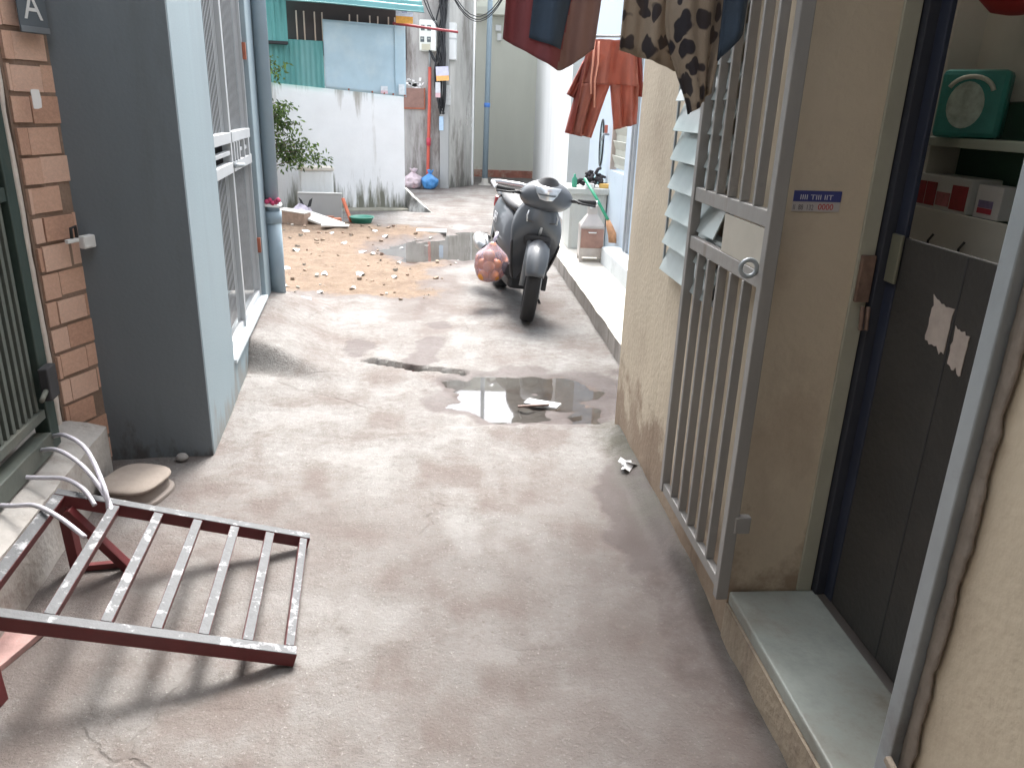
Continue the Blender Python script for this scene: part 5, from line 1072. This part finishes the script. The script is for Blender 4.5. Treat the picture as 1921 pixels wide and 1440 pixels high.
gr_ = MB(); gr_.tube([(.15, -.42, .80), (.185, -.52, .86), (.18, -.72, .885), (.10, -.86, .885), (-.10, -.86, .885), (-.18, -.72, .885), (-.185, -.52, .86), (-.15, -.42, .80)], .017, 12); gr_.build('grab_rail', chrome, scoot)
MB().box(-.11, .11, -.895, -.845, .66, .76).build('tail_lamp', mat('red_lens', (.35, .03, .03), .2, coat=.6), scoot, .02)
text('emblem', 'SH', mat('emblem_white', (.75, .76, .78), .35, metal=.3), scoot, (.1845, -.40, .60), (rad(90), rad(4), rad(90)), .115, .002)
rw = wheel('rear_wheel', scoot, -.60, .28, .12)
rfn = MB(); rfn.grid(10, 16, lambda u, v: ((u - .5) * .16, -.60 + math.cos(rad(20 + 130 * v)) * (.32 - .03 * (2 * u - 1) ** 2) * -1, .28 + math.sin(rad(20 + 130 * v)) * (.32 - .03 * (2 * u - 1) ** 2))); rfn.build('rear_fender', satin, scoot, solid=.005)
MB().box(-.16, -.07, -.66, -.05, .21, .36).build('engine_case', satin, scoot, .03)
mf = MB().tube([(.125, -.20, .26), (.165, -.34, .30), (.185, -.45, .325), (.195, -.72, .37), (.195, -.80, .385)], [.02, .03, .062, .068, .05], 18).build('muffler', satin, scoot)
MB().tube([(.205, -.44, .335), (.222, -.60, .360), (.222, -.76, .385)], [.050, .060, .052], 14).build('heat_shield', chrome, mf); MB().tube([(.195, -.80, .385), (.196, -.83, .39)], .024, 12).build('tail_pipe', M['dark'], mf)
MB().tube([(.205, -.20, .36), (.245, -.16, .42), (.245, -.30, .47), (.205, -.34, .45)], .016, 10).build('passenger_peg', chrome, scoot)
ss = MB(); ss.tube([(-.10, .02, .20), (-.17, .06, .10), (-.235, .10, -.012)], .011, 10); ss.tube([(-.215, .06, -.018), (-.25, .13, -.022)], .014, 8); ss.build('side_stand', satin, scoot)
cs = MB(); cs.tube([(.10, -.25, .19), (.12, -.38, .10), (.10, -.42, .10), (-.10, -.42, .10), (-.12, -.38, .10), (-.10, -.25, .19)], .011, 8); cs.build('centre_stand', satin, scoot)
pl = MB().box(-.09, .09, -.905, -.897, .40, .54).build('number_plate', M['paper'], scoot, .004)
# ---- bag of oranges hung on the scooter's side
bagm = clear_mat('lilac_film', (.86, .78, .92), .22, 1.45, .24)
fb_ = thing('fruit_bag', 'translucent lilac plastic bag of oranges hanging on the scooter', 'bag', (-.215, 6.02, .20))
mb = MB(); rings = []; n = 26
for j in range(14):
    v = j / 13; rr = .125 * (math.sin(math.pi * (.10 + .78 * v)) ** .55) * (1 - .72 * smooth(.66, 1, v)); rings.append([(rr * 1.02 * math.cos(2 * math.pi * k / n) * (1 + .28 * fbm(3 * math.cos(2 * math.pi * k / n), 2 * math.sin(2 * math.pi * k / n), 150 + v * 2)) + .03 * v, rr * .9 * math.sin(2 * math.pi * k / n) * (1 + .28 * fbm(3 * math.cos(2 * math.pi * k / n) + 3, 2 * math.sin(2 * math.pi * k / n), 151 + v * 2)), (.32 * v)) for k in range(n)])
mb.loft(rings); mb.build('film', bagm, fb_, sub=1)
MB().tube([(.03, 0, .31), (.05, .02, .35), (.06, .06, .38)], .012, 8).build('twisted_neck', mat('lilac_twist', (.62, .56, .68), .5), fb_)
orm = mat('orange_peel', (.72, .30, .045), .5, vary=.12, scale=10, bump=.25, bscale=180); om = MB().lathe([(.001, -.044), (.022, -.039), (.038, -.022), (.044, 0), (.038, .022), (.022, .039), (.001, .042)], 18).mesh('orange'); om.materials.append(orm)
for i, (x, y, z) in enumerate(((-.042, -.040, .058), (.046, -.035, .056), (.0, .045, .056), (.004, -.055, .128), (-.05, .022, .132), (.055, .02, .128), (.0, .0, .205))):
    o = bpy.data.objects.new('orange', om); C.objects.link(o); o.location = (-.215 + x, 6.02 + y, .20 + z); o.rotation_euler = (random.random() * 6, random.random() * 6, 0); o.scale = [random.uniform(1.0, 1.2)] * 3; finish(o, 0, 0, 1); tag(o, 'orange inside the translucent lilac bag on the scooter', 'fruit', 'oranges in the lilac bag')
